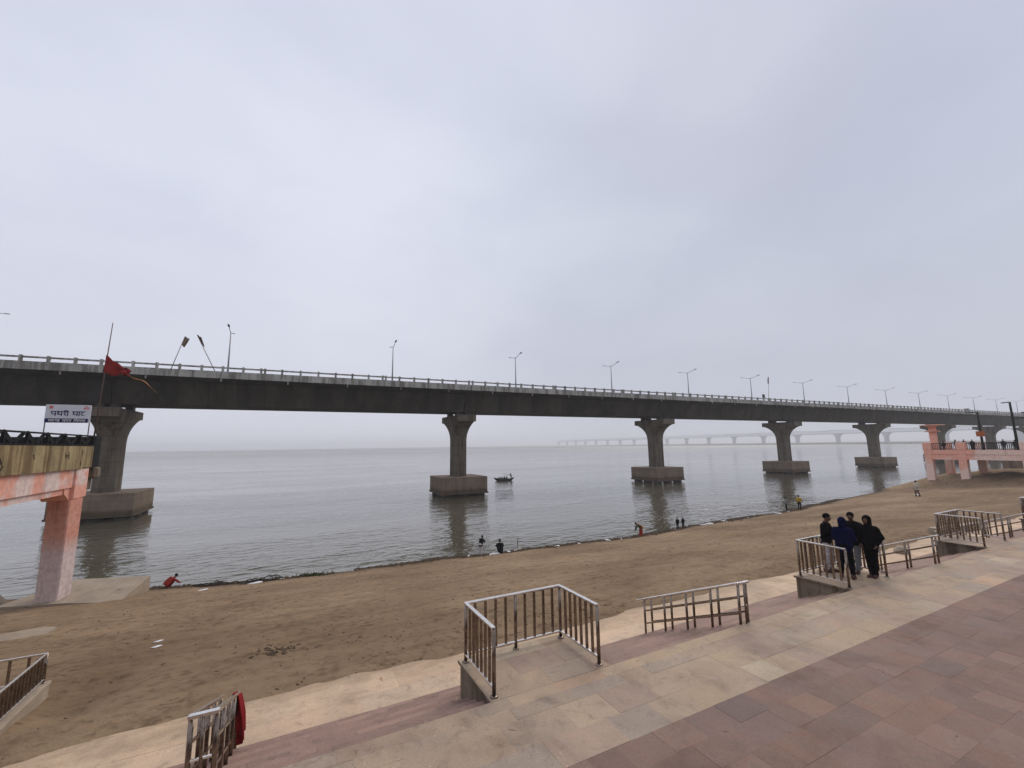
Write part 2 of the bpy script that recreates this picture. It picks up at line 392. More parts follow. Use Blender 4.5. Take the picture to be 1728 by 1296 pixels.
ml = N(nt, 'ShaderNodeMath', operation='MULTIPLY'); L(nt, n1, ml.inputs[0]); ml.inputs[1].default_value = .70
L(nt, ml.outputs[0], mx.inputs[2])
cr = ramp(nt, mx.outputs[0], [(.34, (5.95, 6.25, 7.65)), (.5, (6.7, 7.05, 8.35)), (.64, (7.45, 7.8, 8.95))])
hz = N(nt, 'ShaderNodeMapRange'); hz.inputs[1].default_value = .0; hz.inputs[2].default_value = .45; L(nt, sx.outputs[2], hz.inputs[0])
low = mixf(nt, hz.outputs[0], (7.0, 7.15, 8.05), cr.outputs[0])
# the overcast is thicker low on the downstream side
dk = N(nt, 'ShaderNodeVectorMath', operation='DOT_PRODUCT'); L(nt, tc.outputs['Generated'], dk.inputs[0]); dk.inputs[1].default_value = Vector((.87, .42, .22)).normalized()
dm = N(nt, 'ShaderNodeMapRange'); dm.interpolation_type = 'SMOOTHERSTEP'; dm.inputs[1].default_value = .55; dm.inputs[2].default_value = 1.02; L(nt, dk.outputs['Value'], dm.inputs[0])
low = mixf(nt, dm.outputs[0], low, mul(nt, low, (.79, .81, .83)))
fin = N(nt, 'ShaderNodeMix', data_type='RGBA'); fin.inputs[0].default_value = .982
L(nt, sky.outputs[0], fin.inputs[6]); L(nt, low, fin.inputs[7]); L(nt, fin.outputs[2], bg.inputs['Color'])
SC.view_settings.view_transform = 'Standard'; SC.view_settings.look = 'None'
SC.view_settings.exposure = 0; SC.view_settings.gamma = 1
SC.cycles.volume_bounces = 5; SC.cycles.max_bounces = 8

hb = MB().span((-5200, -5200, -2.4), (5200, 5200, 56))
hm = bpy.data.materials.new('haze_air'); hm.use_nodes = True; hn = hm.node_tree
hn.nodes.remove(hn.nodes['Principled BSDF'])
pv = N(hn, 'ShaderNodeVolumePrincipled'); pv.inputs['Density'].default_value = .00052; pv.inputs['Color'].default_value = (.93, .95, 1, 1)
pv.inputs['Anisotropy'].default_value = .2
L(hn, pv.outputs[0], hn.nodes['Material Output'].inputs['Volume'])
tag(hb.build('haze', hm), 'pale river haze filling the air over the water', 'haze', kind='stuff')

# ------------------------------------------------------------------ ground functions
SHORE = [(-400, 60), (-120, 46), (-40, 38), (-13.8, 34.0), (-7, 32.1), (-2.6, 30.9), (2.2, 30.2), (8.6, 30.25), (13.6, 29.4), (26.7, 28.75), (37.2, 29.7),
         (51.4, 30.2), (71.2, 33.3), (86, 35.1), (104, 37), (150, 40), (300, 46)]
def shore(x):
    for (a, ya), (b, yb) in zip(SHORE, SHORE[1:]):
        if x <= b:
            t = (x - a) / (b - a); y = ya + (yb - ya) * t; break
    else: y = SHORE[-1][1]
    return y + .35 * noise.noise((x * .22, 3.1, 0)) + .12 * noise.noise((x * .9, 7.7, 0))
def sand_z(x, y):
    ys = shore(x); edge = 11.38 + .42 * noise.noise((x * .25, 1.3, 0)) + .16 * noise.noise((x * 1.3, 4.3, 0))
    t = (ys - y) / (ys - 11.5)
    if t <= 0: z = -.10 * (y - ys) if y - ys < 9 else -.9
    else: z = 2.58 * min(t, 1.0) ** .92
    q = y - edge                            # feather edge lying on the lower landing
    if q < 0: return 2.395 + .30 * q
    fe = min(1, q / 1.4); z = z * min(1, q / .5) + (2.395 + .07 * q) * (1 - min(1, q / .5)); z = min(z, 2.395 + .10 * q)
    if t > .02:
        a = min(1, t * 12) * fe
        z += a * (.07 * noise.noise((x * .16, y * .3, 0)) + .035 * noise.noise((x * .7, y * 1.1, 2)) + .016 * noise.noise((x * 2.4, y * 3.0, 5)))
    if 12.4 < y < 17 and x < 0: z -= .34 * math.exp(-((x + 4.3) / .8) ** 2) * min(1, max(0, (16 - y) / 1.5)) * min(1, max(0, (y - 12.4) / .6))
    # dirt heap under the far pink jetty
    if 80 < x < 118:
        d = max(0, 1 - ((x - 97) / 13) ** 2) * max(0, min(1, (37 - y) / 5)) * max(0, min(1, (y - 12) / 4))
        z += 1.7 * d + .7 * d * noise.noise((x * .22, y * .3, 9))
    return z

# river
mb = MB(); rr_ = 5000
mb.add([(-rr_, -60, 0), (rr_, -60, 0), (rr_, rr_, 0), (-rr_, rr_, 0)], [(0, 1, 2, 3)])
tag(mb.build('river', M['water']), 'broad grey green river with small ripples', 'river', kind='structure')

def axis(lo, hi, dense, fine, coarse):
    xs = [lo]
    while xs[-1] < hi:
        x = xs[-1]; d = 0 if dense[0] <= x <= dense[1] else min(abs(x - dense[0]), abs(x - dense[1]))
        xs.append(x + fine + coarse * d)
    return xs
XS = axis(-70, 190, (-9, 45), .22, .02); YS = axis(10.2, 47, (10.2, 34), .2, .1)
nx, ny = len(XS), len(YS)
vs = [(x, y, sand_z(x, y)) for y in YS for x in XS]
fs = [(j * nx + i, j * nx + i + 1, (j + 1) * nx + i + 1, (j + 1) * nx + i) for j in range(ny - 1) for i in range(nx - 1)]
tag(MB().add(vs, fs, True).build('beach', M['sand']), 'brown trodden sand beach sloping to the water', 'beach', kind='structure')

# ------------------------------------------------------------------ ghat paving
Y2, Y1, ZT, ZL = 6.72, 5.02, 3.8, 2.4
PLATS = [(2.97, 5.36), (13.70, 16.05), (23.22, 25.55), (33.0, 35.3)]
def tiles(name, rows, x0, x1, z, pal, lens, mat=None, gap=.0012):
    """slabs laid in courses along x; one sheet, each slab its own stone colour"""
    vs, fs, cs = [], [], []
    for (ya, yb) in rows:
        x = x0 - random.random() * lens[1]
        while x < x1:
            l = random.uniform(*lens); a, b = max(x, x0), min(x + l, x1)
            if b - a > .03:
                dz = random.uniform(-.0025, .0025); k = len(vs)
                c = random.choices(pal, [p[3] for p in pal])[0][:3]; j = random.uniform(.95, 1.05)
                h = random.uniform(-.006, .006)
                vs += [(a + gap, ya + gap, z + dz), (b - gap, ya + gap, z + dz), (b - gap, yb - gap, z + dz), (a + gap, yb - gap, z + dz)]
                # small chamfer down to the joint
                vs += [(a, ya, z - .0025), (b, ya, z - .0025), (b, yb, z - .0025), (a, yb, z - .0025)]
                fs += [(k, k + 1, k + 2, k + 3)] + [(k + 4 + i, k + 4 + (i + 1) % 4, k + (i + 1) % 4, k + i) for i in range(4)]
                cs += [((c[0] + h) * j, c[1] * j, (c[2] - h) * j, 1)] * 5
            x += l
    me = bpy.data.meshes.new(name); me.from_pydata(vs, [], fs); me.update()
    at = me.color_attributes.new('tile', 'FLOAT_COLOR', 'CORNER')
    li = 0
    for p, c in zip(me.polygons, cs):
        for _ in p.loop_indices: at.data[li].color = c; li += 1
    me.materials.append(mat or M['tile'])
    o = bpy.data.objects.new(name, me); COL.objects.link(o); return o
BEIGE = [(.388, .290, .208, 6), (.405, .302, .210, 3), (.368, .278, .206, 5), (.352, .276, .212, 3), (.435, .300, .205, 1.2), (.365, .265, .20, 4), (.445, .355, .255, .6)]
RED = [(.212, .134, .107, 8), (.222, .139, .110, 6), (.203, .130, .105, 6), (.236, .150, .118, 3), (.188, .127, .106, 2), (.40, .295, .21, .22), (.135, .115, .10, .14)]
STEPC = [(.30, .195, .155, 4), (.32, .208, .165, 3), (.28, .18, .145, 3)]
SILT = [(.60, .435, .295, 4), (.585, .42, .285, 3), (.61, .45, .31, 3), (.54, .40, .28, 1)]
XA, XB = -14, 120
tag(tiles('pavement', [(Y1, 5.55), (5.55, 6.14), (6.14, 6.44), (6.44, Y2)], XA, 70, ZT, BEIGE, (.55, 1.15)), 'beige sandstone paving along the top of the steps', 'paving', kind='structure')
rows = []; y = Y1
while y > -7: h_ = random.choice((.38, .42, .46)); rows.append((y - h_, y)); y -= h_
tag(tiles('pavement', rows, XA, 70, ZT, RED, (.42, .85)), 'dusty red sandstone paving of the upper terrace', 'paving', kind='structure')
mb = MB().span((XA, -8, 2.0), (XB, Y2 - .004, ZT - .006))
tag(mb.build('ground', M['grout']), 'stone terrace body under the paving', 'terrace', kind='structure')
# flight of steps
NS, TR = 9, .375; RH = (ZT - ZL) / NS
mbs = []
allv, allf, allc = [], [], []
for k in range(NS):
    ya = Y2 + TR * k; z1 = ZT - RH * k; z0 = z1 - RH
    x = XA - random.random()
    while x < XB:
        l = random.uniform(.9, 1.6); a, b = x, min(x + l, XB); c = random.choices(STEPC, [p[3] for p in STEPC])[0]
        j = random.uniform(.92, 1.08); n = len(allv); g = .003
        nose = .008
        # riser and tread, with a slightly rounded nosing
        allv += [(a + g, ya, z0), (b - g, ya, z0), (b - g, ya, z1 - nose), (a + g, ya, z1 - nose)]
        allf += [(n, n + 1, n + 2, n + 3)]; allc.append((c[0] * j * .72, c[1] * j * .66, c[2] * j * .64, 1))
        if k < NS - 1:
            yb = ya + TR; n = len(allv)
            allv += [(a + g, ya + .001, z0), (b - g, ya + .001, z0), (b - g, yb - nose, z0), (a + g, yb - nose, z0), (b - g, yb, z0 - nose), (a + g, yb, z0 - nose)]
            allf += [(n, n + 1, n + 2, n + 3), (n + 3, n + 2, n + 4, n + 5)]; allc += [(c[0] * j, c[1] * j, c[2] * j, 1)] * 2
        x += l
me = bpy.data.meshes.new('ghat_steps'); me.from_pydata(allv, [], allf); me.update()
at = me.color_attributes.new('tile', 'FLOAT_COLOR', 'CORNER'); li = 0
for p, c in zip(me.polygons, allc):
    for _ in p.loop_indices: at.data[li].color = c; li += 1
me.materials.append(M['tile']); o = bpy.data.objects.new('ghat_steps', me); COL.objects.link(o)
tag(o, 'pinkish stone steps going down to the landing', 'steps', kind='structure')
YL = Y2 + TR * (NS - 1)
mb = MB()
for k in range(NS): mb.span((XA, Y2 + TR * k - (.0 if k else 0), 1.9), (XB, Y2 + TR * (k + 1), ZT - RH * (k + 1) - .006)) if k < NS - 1 else None
tag(mb.build('ground', M['grout']), 'masonry under the steps', 'masonry', kind='structure')
tag(tiles('path', [(YL + .001, YL + .9), (YL + .9, YL + 1.8), (YL + 1.8, YL + 2.5)], XA, XB, ZL, SILT, (1.2, 2.2), M['tile_sandy']), 'pale sandy stone landing at the foot of the steps', 'landing', kind='structure')
tag(MB().span((XA, YL, 1.9), (XB, YL + 2.5, ZL - .006)).build('ground', M['grout']), 'masonry under the landing', 'masonry', kind='structure')

# steps under the viewer; the unseen bank behind is added to block sky
m_ = MB(); prof = [(-.6, 3.7)]
y_, z_ = -.6, ZT
while z_ < 6.1: prof += [(y_, z_ + .155), (y_ - .36, z_ + .155)]; y_ -= .36; z_ += .155
prof += [(-12, z_), (-12, 3.0), (-.6, 3.0)]
m_.extrude(prof, lambda t, a, z: (t, a, z), XA - 60, XB); tag(m_.build('ground', M['plat_wall']), 'upper steps and promenade under the viewer', 'ground', kind='structure')
m_ = MB(); m_.extrude([(-12, 2), (-12.4, 12.5), (-16, 13.5), (-30, 13.5), (-30, 2)], lambda t, a, z: (t, a, z), -130, 190); tag(m_.build('terrain', M['mound']), 'unseen bank added behind the promenade to block the sky', 'embankment', kind='structure')

# ------------------------------------------------------------------ viewing platforms and their railings
PL_LABEL = ['stone platform jutting over the steps, the nearest one, under the empty three-sided railing',
            'stone platform with a wedge-shaped side wall where the four men stand',
            'stone platform behind the four men, under the third three-sided railing',
            'farthest stone platform, cut by the right edge of the photo']
RL_LABEL = ['three-sided steel railing around the nearest empty platform',
            'three-sided steel railing around the four standing men',
            'three-sided steel railing on the platform right behind the four men',
            'three-sided steel railing farthest along the ghat, at the right edge']
def railing_side(root, a, b, h, nbal, posts, z, top_w=.072):
    """one straight side: top rail, bottom rail, balusters"""
    a = Vector(a); b = Vector(b); d = (b - a)
    MB().bar(a + Vector((0, 0, z + h)), b + Vector((0, 0, z + h)), top_w, .046, .010).build('top_rail', M['steel_lit'], root)
    MB().bar(a + Vector((0, 0, z + .13)), b + Vector((0, 0, z + .13)), .046, .040, .006).build('bottom_rail', M['steel_lit'], root)
    for i in range(1, nbal + 1):
        t = i / (nbal + 1); p = a + d * t
        if any(abs(t - q) < .5 / (nbal + 1) for q in posts): continue
        MB().bar(p + Vector((0, 0, z + .146)), p + Vector((0, 0, z + h - .022)), .046, .046, .006, up=tuple(d.normalized())).build('baluster', M['steel'], root)
def rail_post(root, p, z, h):
    q = MB().tube([(p[0], p[1], z + .012), (p[0], p[1], z + h - .018)], .033, 12).build('post', M['steel'], root)
    MB().tube([(p[0], p[1], z + .001), (p[0], p[1], z + .014), (p[0], p[1], z + .026)], [.068, .062, .036], 14).build('flange', M['steel'], q)
YF = 8.26
for i, (xa, xb) in enumerate(PLATS):
    pr = empty('viewing_platform', ((xa + xb) / 2, (Y2 + YF) / 2, 2.0), 0, PL_LABEL[i], 'platform', 'platforms over the ghat steps')
    ox, oy, oz = pr.location
    def loc(p): return (p[0] - ox, p[1] - oy, p[2] - oz)
    w_ = MB()
    w_.span(loc((xa + .04, Y2 + .01, 2.1)), loc((xb - .04, YF - .05, ZT - .062)))
    w_.build('wall', M['plat_wall'], pr)
    s_ = MB().span(loc((xa, Y2 + .002, ZT - .06)), loc((xb, YF, ZT - .008)), .006)
    s_.build('slab_edge', M['plat_wall'], pr)
    t_ = tiles('paving', [(Y2 + .004, 7.25), (7.25, 7.85), (7.85, YF - .002)], xa + .002, xb - .002, ZT, BEIGE[:4] + BEIGE[5:], (.6, 1.05))
    t_.parent = pr; t_.location = (-ox, -oy, -oz)
    rl = empty('platform_railing', ((xa + xb) / 2, (Y2 + YF) / 2, ZT), 0, RL_LABEL[i], 'railing', 'three-sided steel railings on the platforms')
    ox, oy, oz = rl.location
    L_, R_, F_, Nn = xa + .11 - ox, xb - .16 - ox, 8.11 - oy, 6.83 - oy
    H_ = 1.03
    railing_side(rl, (L_, Nn, 0), (L_, F_ - .031, 0), H_, 6, [], 0)
    railing_side(rl, (L_ - .029, F_, 0), (R_ + .029, F_, 0), H_, 9, [.5], 0)
    railing_side(rl, (R_, F_ - .031, 0), (R_, Nn, 0), H_, 6, [], 0)
    for p in ((L_, Nn), (L_, F_), ((L_ + R_) / 2, F_), (R_, F_), (R_, Nn)): rail_post(rl, p, 0, H_)

# stair handrails: two sloping rails side by side, joined at the top
def stair_rail(x, label, steps=5, sx=.13):
    rt = empty('stair_handrail', (x, 6.75, ZT), 0, label, 'handrail', 'double steel handrails on the steps')
    sl_ = -RH / TR; H_ = .86
    pitch = .75
    ys = [i * pitch for i in range(steps)]
    def g(y):  # top of the step under a post
        Y = 6.75 + y
        k = math.floor((Y - Y2) / TR) + 1
        return max(ZT - RH * max(0, min(k, NS)), ZL) - ZT if Y > Y2 else 0
    def line(y): return sl_ * (y - .05) if y > .05 else 0
    yend = ys[-1] + .32
    for s in (-sx, sx):
        MB().bar((s, -.03, H_ + .0), (s, yend, H_ + line(yend)), .062, .05, .010).build('top_rail', M['steel_lit'], rt)
        MB().bar((s, 0, .55), (s, ys[-1], .55 + line(ys[-1])), .038, .038, .005).build('middle_rail', M['steel'], rt)
        MB().bar((s, 0, .22), (s, ys[-1], .22 + line(ys[-1])), .038, .038, .005).build('lower_rail', M['steel'], rt)
        for y in ys:
            MB().tube([(s, y, g(y) - .02), (s, y, H_ + line(y) - .02)], .030, 12).build('post', M['steel'], rt)
    MB().bar((-sx - .03, -.056, H_ + .006), (sx + .03, -.056, H_ + .006), .056, .05, .008, up=(0, 0, 1)).build('cross_bar', M['steel_lit'], rt)
    MB().bar((-sx + .02, -.012, .36), (sx - .02, -.012, .36), .028, .028, .004).build('cross_bar', M['steel_lit'], rt)
    MB().tube([(0, -.05, .0), (0, -.05, H_ - .02)], .018, 8).build('baluster', M['steel'], rt)
    return rt
stair_rail(-.80, 'double steel stair handrail at the bottom left with a red cloth on its lower end')
stair_rail(9.22, 'double steel stair handrail sloping down between the empty platform and the four men')
stair_rail(19.04, 'double steel stair handrail just right of the four men')
stair_rail(28.7, 'double steel stair handrail beyond the third platform, at the right edge')

# red cloth hung over the lower end of the first handrail
def cloth_sheet(nu, nv, fn, th=.012):
    vs = [fn(u / nu, v / nv) for v in range(nv + 1) for u in range(nu + 1)]
    fs = [(v * (nu + 1) + u, v * (nu + 1) + u + 1, (v + 1) * (nu + 1) + u + 1, (v + 1) * (nu + 1) + u) for v in range(nv) for u in range(nu)]
    return vs, fs
def solidify(o, th):
    md = o.modifiers.new('thickness', 'SOLIDIFY'); md.thickness = th; md.offset = 0; return o
def rc(u, v):
    y = 6.75 + 2.35 + .72 * u; zr = ZT + .86 - (RH / TR) * (2.3 + .72 * u) + .04
    side = 1 if v > .3 else -1
    t = (v - .3) / .7 if v > .3 else (.3 - v) / .3
    dz = t * ((.78 + .10 * math.sin(u * 4 + 1)) if v > .3 else .36)
    fold = .055 * math.sin(u * 15 + 1.5 * t) * min(1, t * 2.2)
    return (-.80 + .13 + side * (.036 + .10 * t * (1 - .4 * t)) + fold, y + .06 * math.sin(v * 8) * t - .10 * t * (u - .5), zr - dz)
o = MB().add(*cloth_sheet(26, 20, rc), True).build('hanging_cloth', M['cloth_red']); solidify(o, .01)
tag(o, 'dark red cloth hung over the lower end of the left handrail', 'cloth')

# ------------------------------------------------------------------ road bridge
BX, BY, BS, BT = -19.73, 69.37, 44.372, -.01502
cT, sT = math.cos(BT), math.sin(BT)
br = empty('road_bridge', (BX, BY, .22), BT, 'long concrete road bridge on flared piers crossing the whole picture', 'bridge')
def pier(k):
    u = k * BS - (.42 if k == 0 else 0)
    p = MB()
    # shaft with rounded long sides; flares into a hammerhead across the bridge
    lev = [(2.70, 1.28), (6.2, 1.26), (8.6, 1.30), (9.4, 1.45), (10.0, 1.72), (10.5, 2.08), (10.9, 2.5), (11.25, 3.0), (11.5, 3.5), (11.62, 3.95), (11.64, 4.2)]
    hx = lambda z: 1.12 if z < 9 else 1.12 + .45 * min(1, (z - 9) / 2.6) ** 1.6
    rings = []; n = 12
    for z, hy in lev:
        a = hx(z); c = .32
        rings.append([(u + x, y, z) for x, y in ((a - c, -hy), (a - c * .3, -hy + c * .3), (a, -hy + c), (a, hy - c), (a - c * .3, hy - c * .3), (a - c, hy), (-a + c, hy), (-a + c * .3, hy - c * .3), (-a, hy - c), (-a, -hy + c), (-a + c * .3, -hy + c * .3), (-a + c, -hy))])
    vs = [q for r in rings for q in r]; m = 12
    fs = [(i * m + j, i * m + (j + 1) % m, (i + 1) * m + (j + 1) % m, (i + 1) * m + j) for i in range(len(rings) - 1) for j in range(m)]
    fs += [tuple(reversed(range(m))), tuple((len(rings) - 1) * m + j for j in range(m))]
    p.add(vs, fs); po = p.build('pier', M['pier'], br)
    MB().prism([(u + x, y) for x, y in ((-1.6, -4.25), (-1.15, -4.32), (1.15, -4.32), (1.6, -4.25), (1.6, 4.25), (1.15, 4.32), (-1.15, 4.32), (-1.6, 4.25))], 11.64, 12.66).build('pier_head', M['pier'], po)
    for s in (-1, 1):
        for t in (-2.35, 2.35):
            MB().box((u + s * .72, t, 12.93), (.8, .9, .54)).build('bearing', M['pile'], po)
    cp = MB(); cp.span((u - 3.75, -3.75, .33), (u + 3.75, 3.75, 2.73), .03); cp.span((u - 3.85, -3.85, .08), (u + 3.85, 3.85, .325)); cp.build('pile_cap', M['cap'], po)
    for a in (-2.75, 0, 2.75):
        for b in (-2.75, 0, 2.75):
            MB().tube([(u + a, b, -1.1), (u + a, b, .075)], .85, 16).build('pile', M['pile'], po)
for k in range(-1, 9): pier(k)
def prof_sw(t, p, q): return (t, p, q)
GPROF = [(-2.95, 13.2), (2.95, 13.2), (3.85, 16.0), (4.6, 16.15), (6.25, 16.42), (6.25, 16.86), (-6.25, 16.86), (-6.25, 16.42), (-4.6, 16.15), (-3.85, 16.0)]
posts = []
for k in range(-2, 8):
    a, b = k * BS + .06, (k + 1) * BS - .06
    g = MB().extrude(GPROF, prof_sw, a, b)
    for q in range(1, 15):                # cast segment joints standing just proud of the webs
        pass
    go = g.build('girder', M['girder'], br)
    for s in (-1, 1):
        pr = MB()
        pr.span((a, s * 6.05 - .22, 16.862), (b, s * 6.05 + .22, 17.12))
        pr.span((a, s * 6.05 - .13, 17.122), (b, s * 6.05 + .13, 17.30))
        pr.span((a, s * 6.05 - .11, 17.68), (b, s * 6.05 + .11, 17.86))
        pr.build('parapet', M['parapet'], br)
        # slab edge: lighter, grimy fascia just proud of the deck edge
        MB().span((a, s * 6.255 - .03, 16.40), (b, s * 6.255 + .03, 16.858)).bm_spouts(a, b, s).build('deck_edge', M['parapet'], br)
        for i in range(21):
            uu = a + .25 + i * (b - a - .5) / 20
            if i % 7 == 0 and 0 < i < 20: posts += [(uu - .22, s), (uu + .22, s)]
            else: posts.append((uu, s))
    # dark sheet on the web by each pier, painting the shade of a recess
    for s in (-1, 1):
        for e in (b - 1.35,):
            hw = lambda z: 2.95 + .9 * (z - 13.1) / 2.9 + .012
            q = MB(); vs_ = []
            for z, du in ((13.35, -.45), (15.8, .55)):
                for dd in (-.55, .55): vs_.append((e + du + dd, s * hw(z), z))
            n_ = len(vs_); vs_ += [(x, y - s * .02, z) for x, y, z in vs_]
            q.add(vs_, [(0, 1, 3, 2), (4, 6, 7, 5), (0, 4, 5, 1), (1, 5, 7, 3), (3, 7, 6, 2), (2, 6, 4, 0)]); q.build('recess_shade_sheet', M['recess'], br)
posts.sort(key=lambda q: (q[1] > 0, abs(q[0] - 12)))
def post_box(mb, q): mb.box((q[0], q[1] * 6.06, 17.42), (.24, .30, 1.1))
for q in posts[:100]:
    m_ = MB(); post_box(m_, q); m_.build('parapet_post', M['parapet'], br)
m_ = MB()
for q in posts[100:]: post_box(m_, q)
tag(m_.build('parapet_posts_beyond', M['parapet'], br), kind='stuff')
def bw(u, v, z=0): return (BX + u * cT - v * sT, BY + u * sT + v * cT, z)

# street lamps on the median
def lamp_proto():
    rt = empty('street_lamp')
    MB().tube([(0, 0, 0), (0, 0, 3.6), (0, 0, 6.95)], [.13, .10, .065], 10).build('pole', M['steel_lamp'], rt)
    for s in (-1, 1):
        a = MB().tube([(0, 0, 6.85), (0, s * .9, 7.05), (0, s * 2.0, 7.32)], [.05, .045, .035], 8).build('arm', M['steel_lamp'], rt)
        h = MB(); h.bar((0, s * 1.85, 7.30), (0, s * 2.6, 7.44), .24, .09, .02); h.build('lamp_head', M['lamp_dark'], a)
    return rt
LP = lamp_proto()
names = ['showing only its arm beside the red flag pole', 'right of the two leaning flags', 'left of the second pier', 'directly above the rowing boat', 'between the boat and the stooping sari woman',
         'just left of the third pier', 'left of the thin bare pole', 'right of the thin bare pole', 'left of the fourth pier', 'just right of the fourth pier', 'nearly above the fifth pier',
         'above the gap left of the pink jetty', 'above the ringed pink pillar', 'left of the tallest black jetty lamp', 'faintest and farthest of all']
for k in range(-1, 14):
    o = LP if k == -1 else copy_tree(LP)
    u = 10.9 + 22.27 * k - (.9 if k == -1 else 0)
    o.location = bw(u, 0, 17.08); o.rotation_euler = (0, 0, BT)
    i = k + 1
    tag(o, 'double-armed lamp on the bridge deck, ' + names[i], 'street lamp', 'street lamps along the bridge')

# small leaning flags tied to the parapet and a traffic board
def leaning_flag(base, top, label, mat, w_, h_, sgn, cat='flag'):
    rt = empty('flag', base, 0, label, cat)
    d = Vector(top) - Vector(base)
    MB().tube([(0, 0, 0), tuple(d)], [.05, .03], 6).build('pole', M['bamboo'], rt)
    if w_:
        def fn(u, v):
            q = d * (1 - .24 * v)
            return (q.x + sgn * u * w_ * (1 - .35 * v), q.y + .10 * math.sin(u * 6 + v * 3), q.z - .35 * u * h_ + .05 * math.sin(u * 7))
        solidify(MB().add(*cloth_sheet(8, 6, fn), True).build('cloth', mat, rt), .02)
    return rt
leaning_flag((-13.86, 63.2, 17.1), (-12.5, 62.0, 21.35), 'small brown flag on a pole leaning right over the bridge parapet', M['bamboo'], .5, .7, 1)
leaning_flag((-9.2, 63.2, 17.1), (-11.35, 62.0, 21.7), 'small dark flag on a pole leaning left over the bridge parapet', M['pole_rust'], .45, .8, 1)
leaning_flag((101.0, 62.5, 17.1), (101.7, 62.3, 23.5), 'thin tall pole with a tiny flag standing on the far bridge parapet', M['pole_rust'], .4, .5, -1)
t = empty('traffic_board', bw(118.2, -5.6, 17.08), BT, 'small dark board on a short post above the bridge parapet', 'board')
MB().tube([(0, 0, 0), (0, 0, 1.1)], .05, 6).build('post', M['dark_metal'], t); MB().box((0, -.08, 1.55), (.95, .06, .9), bev=.02).build('board', M['dark_metal'], t)
t = empty('kiosk_box', bw(232, -5.0, 17.08), BT, 'small grey box standing on the far bridge deck', 'box')
MB().box((0, 0, .75), (1.2, 1.0, 1.5), bev=.04).build('cabinet', M['parapet'], t); MB().box((0, 0, 1.56), (1.4, 1.2, .1)).build('lid', M['lamp_dark'], t)

# ------------------------------------------------------------------ old truss bridge in the haze
ob = None
Dv = -.346 * r0 + .938 * Vector((math.sin(PSI), math.cos(PSI), 0)); Dv.normalize()
P0 = 903 * r0 + 1356 * Vector((math.sin(PSI), math.cos(PSI), 0))
ang = math.atan2(Dv.y, Dv.x)
ob = empty('truss_bridge', (P0.x, P0.y, 0), ang, 'long steel truss bridge fading into the haze behind the road bridge', 'bridge')
S2 = 121.0
for n in range(-5, 15):
    u = n * S2
    p = MB()
    prof = [(-3.6, -.5), (3.6, -.5), (3.4, 17), (4.6, 22), (8.5, 26.5), (13, 29.2), (-13, 29.2), (-8.5, 26.5), (-4.6, 22), (-3.4, 17)]
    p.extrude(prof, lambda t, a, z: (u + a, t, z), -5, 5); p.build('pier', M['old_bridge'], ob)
    if n < 14:
        q = MB(); a, b = u + .5, u + S2 - .5
        dep = lambda x: 8.0 + 2.2 * abs((x - u) / S2 - .5) * 2
        nb = 10
        for s in (-5.6, 5.6):
            q.bar((a, s, 30), (b, s, 30), 1.2, 1.6)
            xs_ = [a + (b - a) * i / nb for i in range(nb + 1)]
            for i in range(nb):
                q.bar((xs_[i], s, 30 + dep(xs_[i])), (xs_[i + 1], s, 30 + dep(xs_[i + 1])), 1.1, 1.1)
                xm = (xs_[i] + xs_[i + 1]) / 2
                q.bar((xs_[i], s, 30 + dep(xs_[i])), (xm, s, 30.3), .8, .8); q.bar((xm, s, 30.3), (xs_[i + 1], s, 30 + dep(xs_[i + 1])), .8, .8)
        q.span((a, -5.5, 29.3), (b, 5.5, 30.4))
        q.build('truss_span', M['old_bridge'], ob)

# sandbars and the far bank
def bar_land(name, pts, h, label):
    m_ = MB(); m_.prism(pts, -.4, h); tag(m_.build(name, M['sandbar']), label, 'sandbar', kind='structure')
def ground(px, dist):   # point on the water plane in the direction of a column of the photo
    d = r0 * ((px - 864) / FPX) + Vector((math.sin(PSI), math.cos(PSI), 0)); d *= dist; return (d.x, d.y)
def strip(near, far, wob=.05, n=26):
    a = [ground(px, d * (1 + wob * noise.noise((px * .012, d * .01, 0)))) for px, d in near]
    b = [ground(px, d) for px, d in far]
    return a + b[::-1]
xs_ = list(range(-300, 1130, 55))
bar_land('sandbar', strip([(x, 1120 + .25 * (x + 300) + (500 if x > 980 else 0)) for x in xs_], [(x, 1330 + .25 * (x + 300) + (320 if x > 980 else 0)) for x in xs_]), 1.0, 'low sandbar far across the river')
def bdist(px): return FPX * 1317 / (.938 * (px - 600))
xs_ = list(range(1010, 1960, 40))
bar_land('sandbar', strip([(x, bdist(x) * .90) for x in xs_], [(x, bdist(x) * 1.15) for x in xs_], .06), 4.5, 'low sandbar round the feet of the truss bridge')
xs_ = list(range(-500, 2300, 100))
bar_land('terrain', strip([(x, 2700) for x in xs_], [(x, 3400) for x in xs_], .1), 5.0, 'far bank of the river lost in haze')
# ------------------------------------------------------------------ left pink jetty
lj = empty('pink_jetty', (-11.0, 28.0, .0), 0, 'pink concrete jetty on a thick column with a stained yellow side and black truss railing', 'jetty')
def lq(x, y, z): return (x + 11.0, y - 28.0, z)
JX = -9.8; JE = 31.25           # right face, end
def jspan(mb, lo, hi, bev=0): return mb.span(lq(*lo), lq(*hi), bev)
c = MB(); c.extrude([(-10.86, 29.96), (-10.80, 29.91), (-9.97, 29.54), (-9.90, 29.57), (-9.66, 30.24), (-9.70, 30.32), (-10.55, 30.72), (-10.63, 30.68)], lambda t, a, b: lq(a, b, t), -.3, 5.445); c.build('column', M['pink_col'], lj)
cap = MB()
jspan(cap, (-10.9, 29.56, 5.45), (-9.80, 31.0, 6.93), .02); cap.extrude([(28.95, 6.4), (28.95, 5.78), (29.555, 5.38), (29.555, 6.4)], lambda t, yy, z: lq(t, yy, z), -10.95, -9.97)
cap.build('column_head', M['pink'], lj)
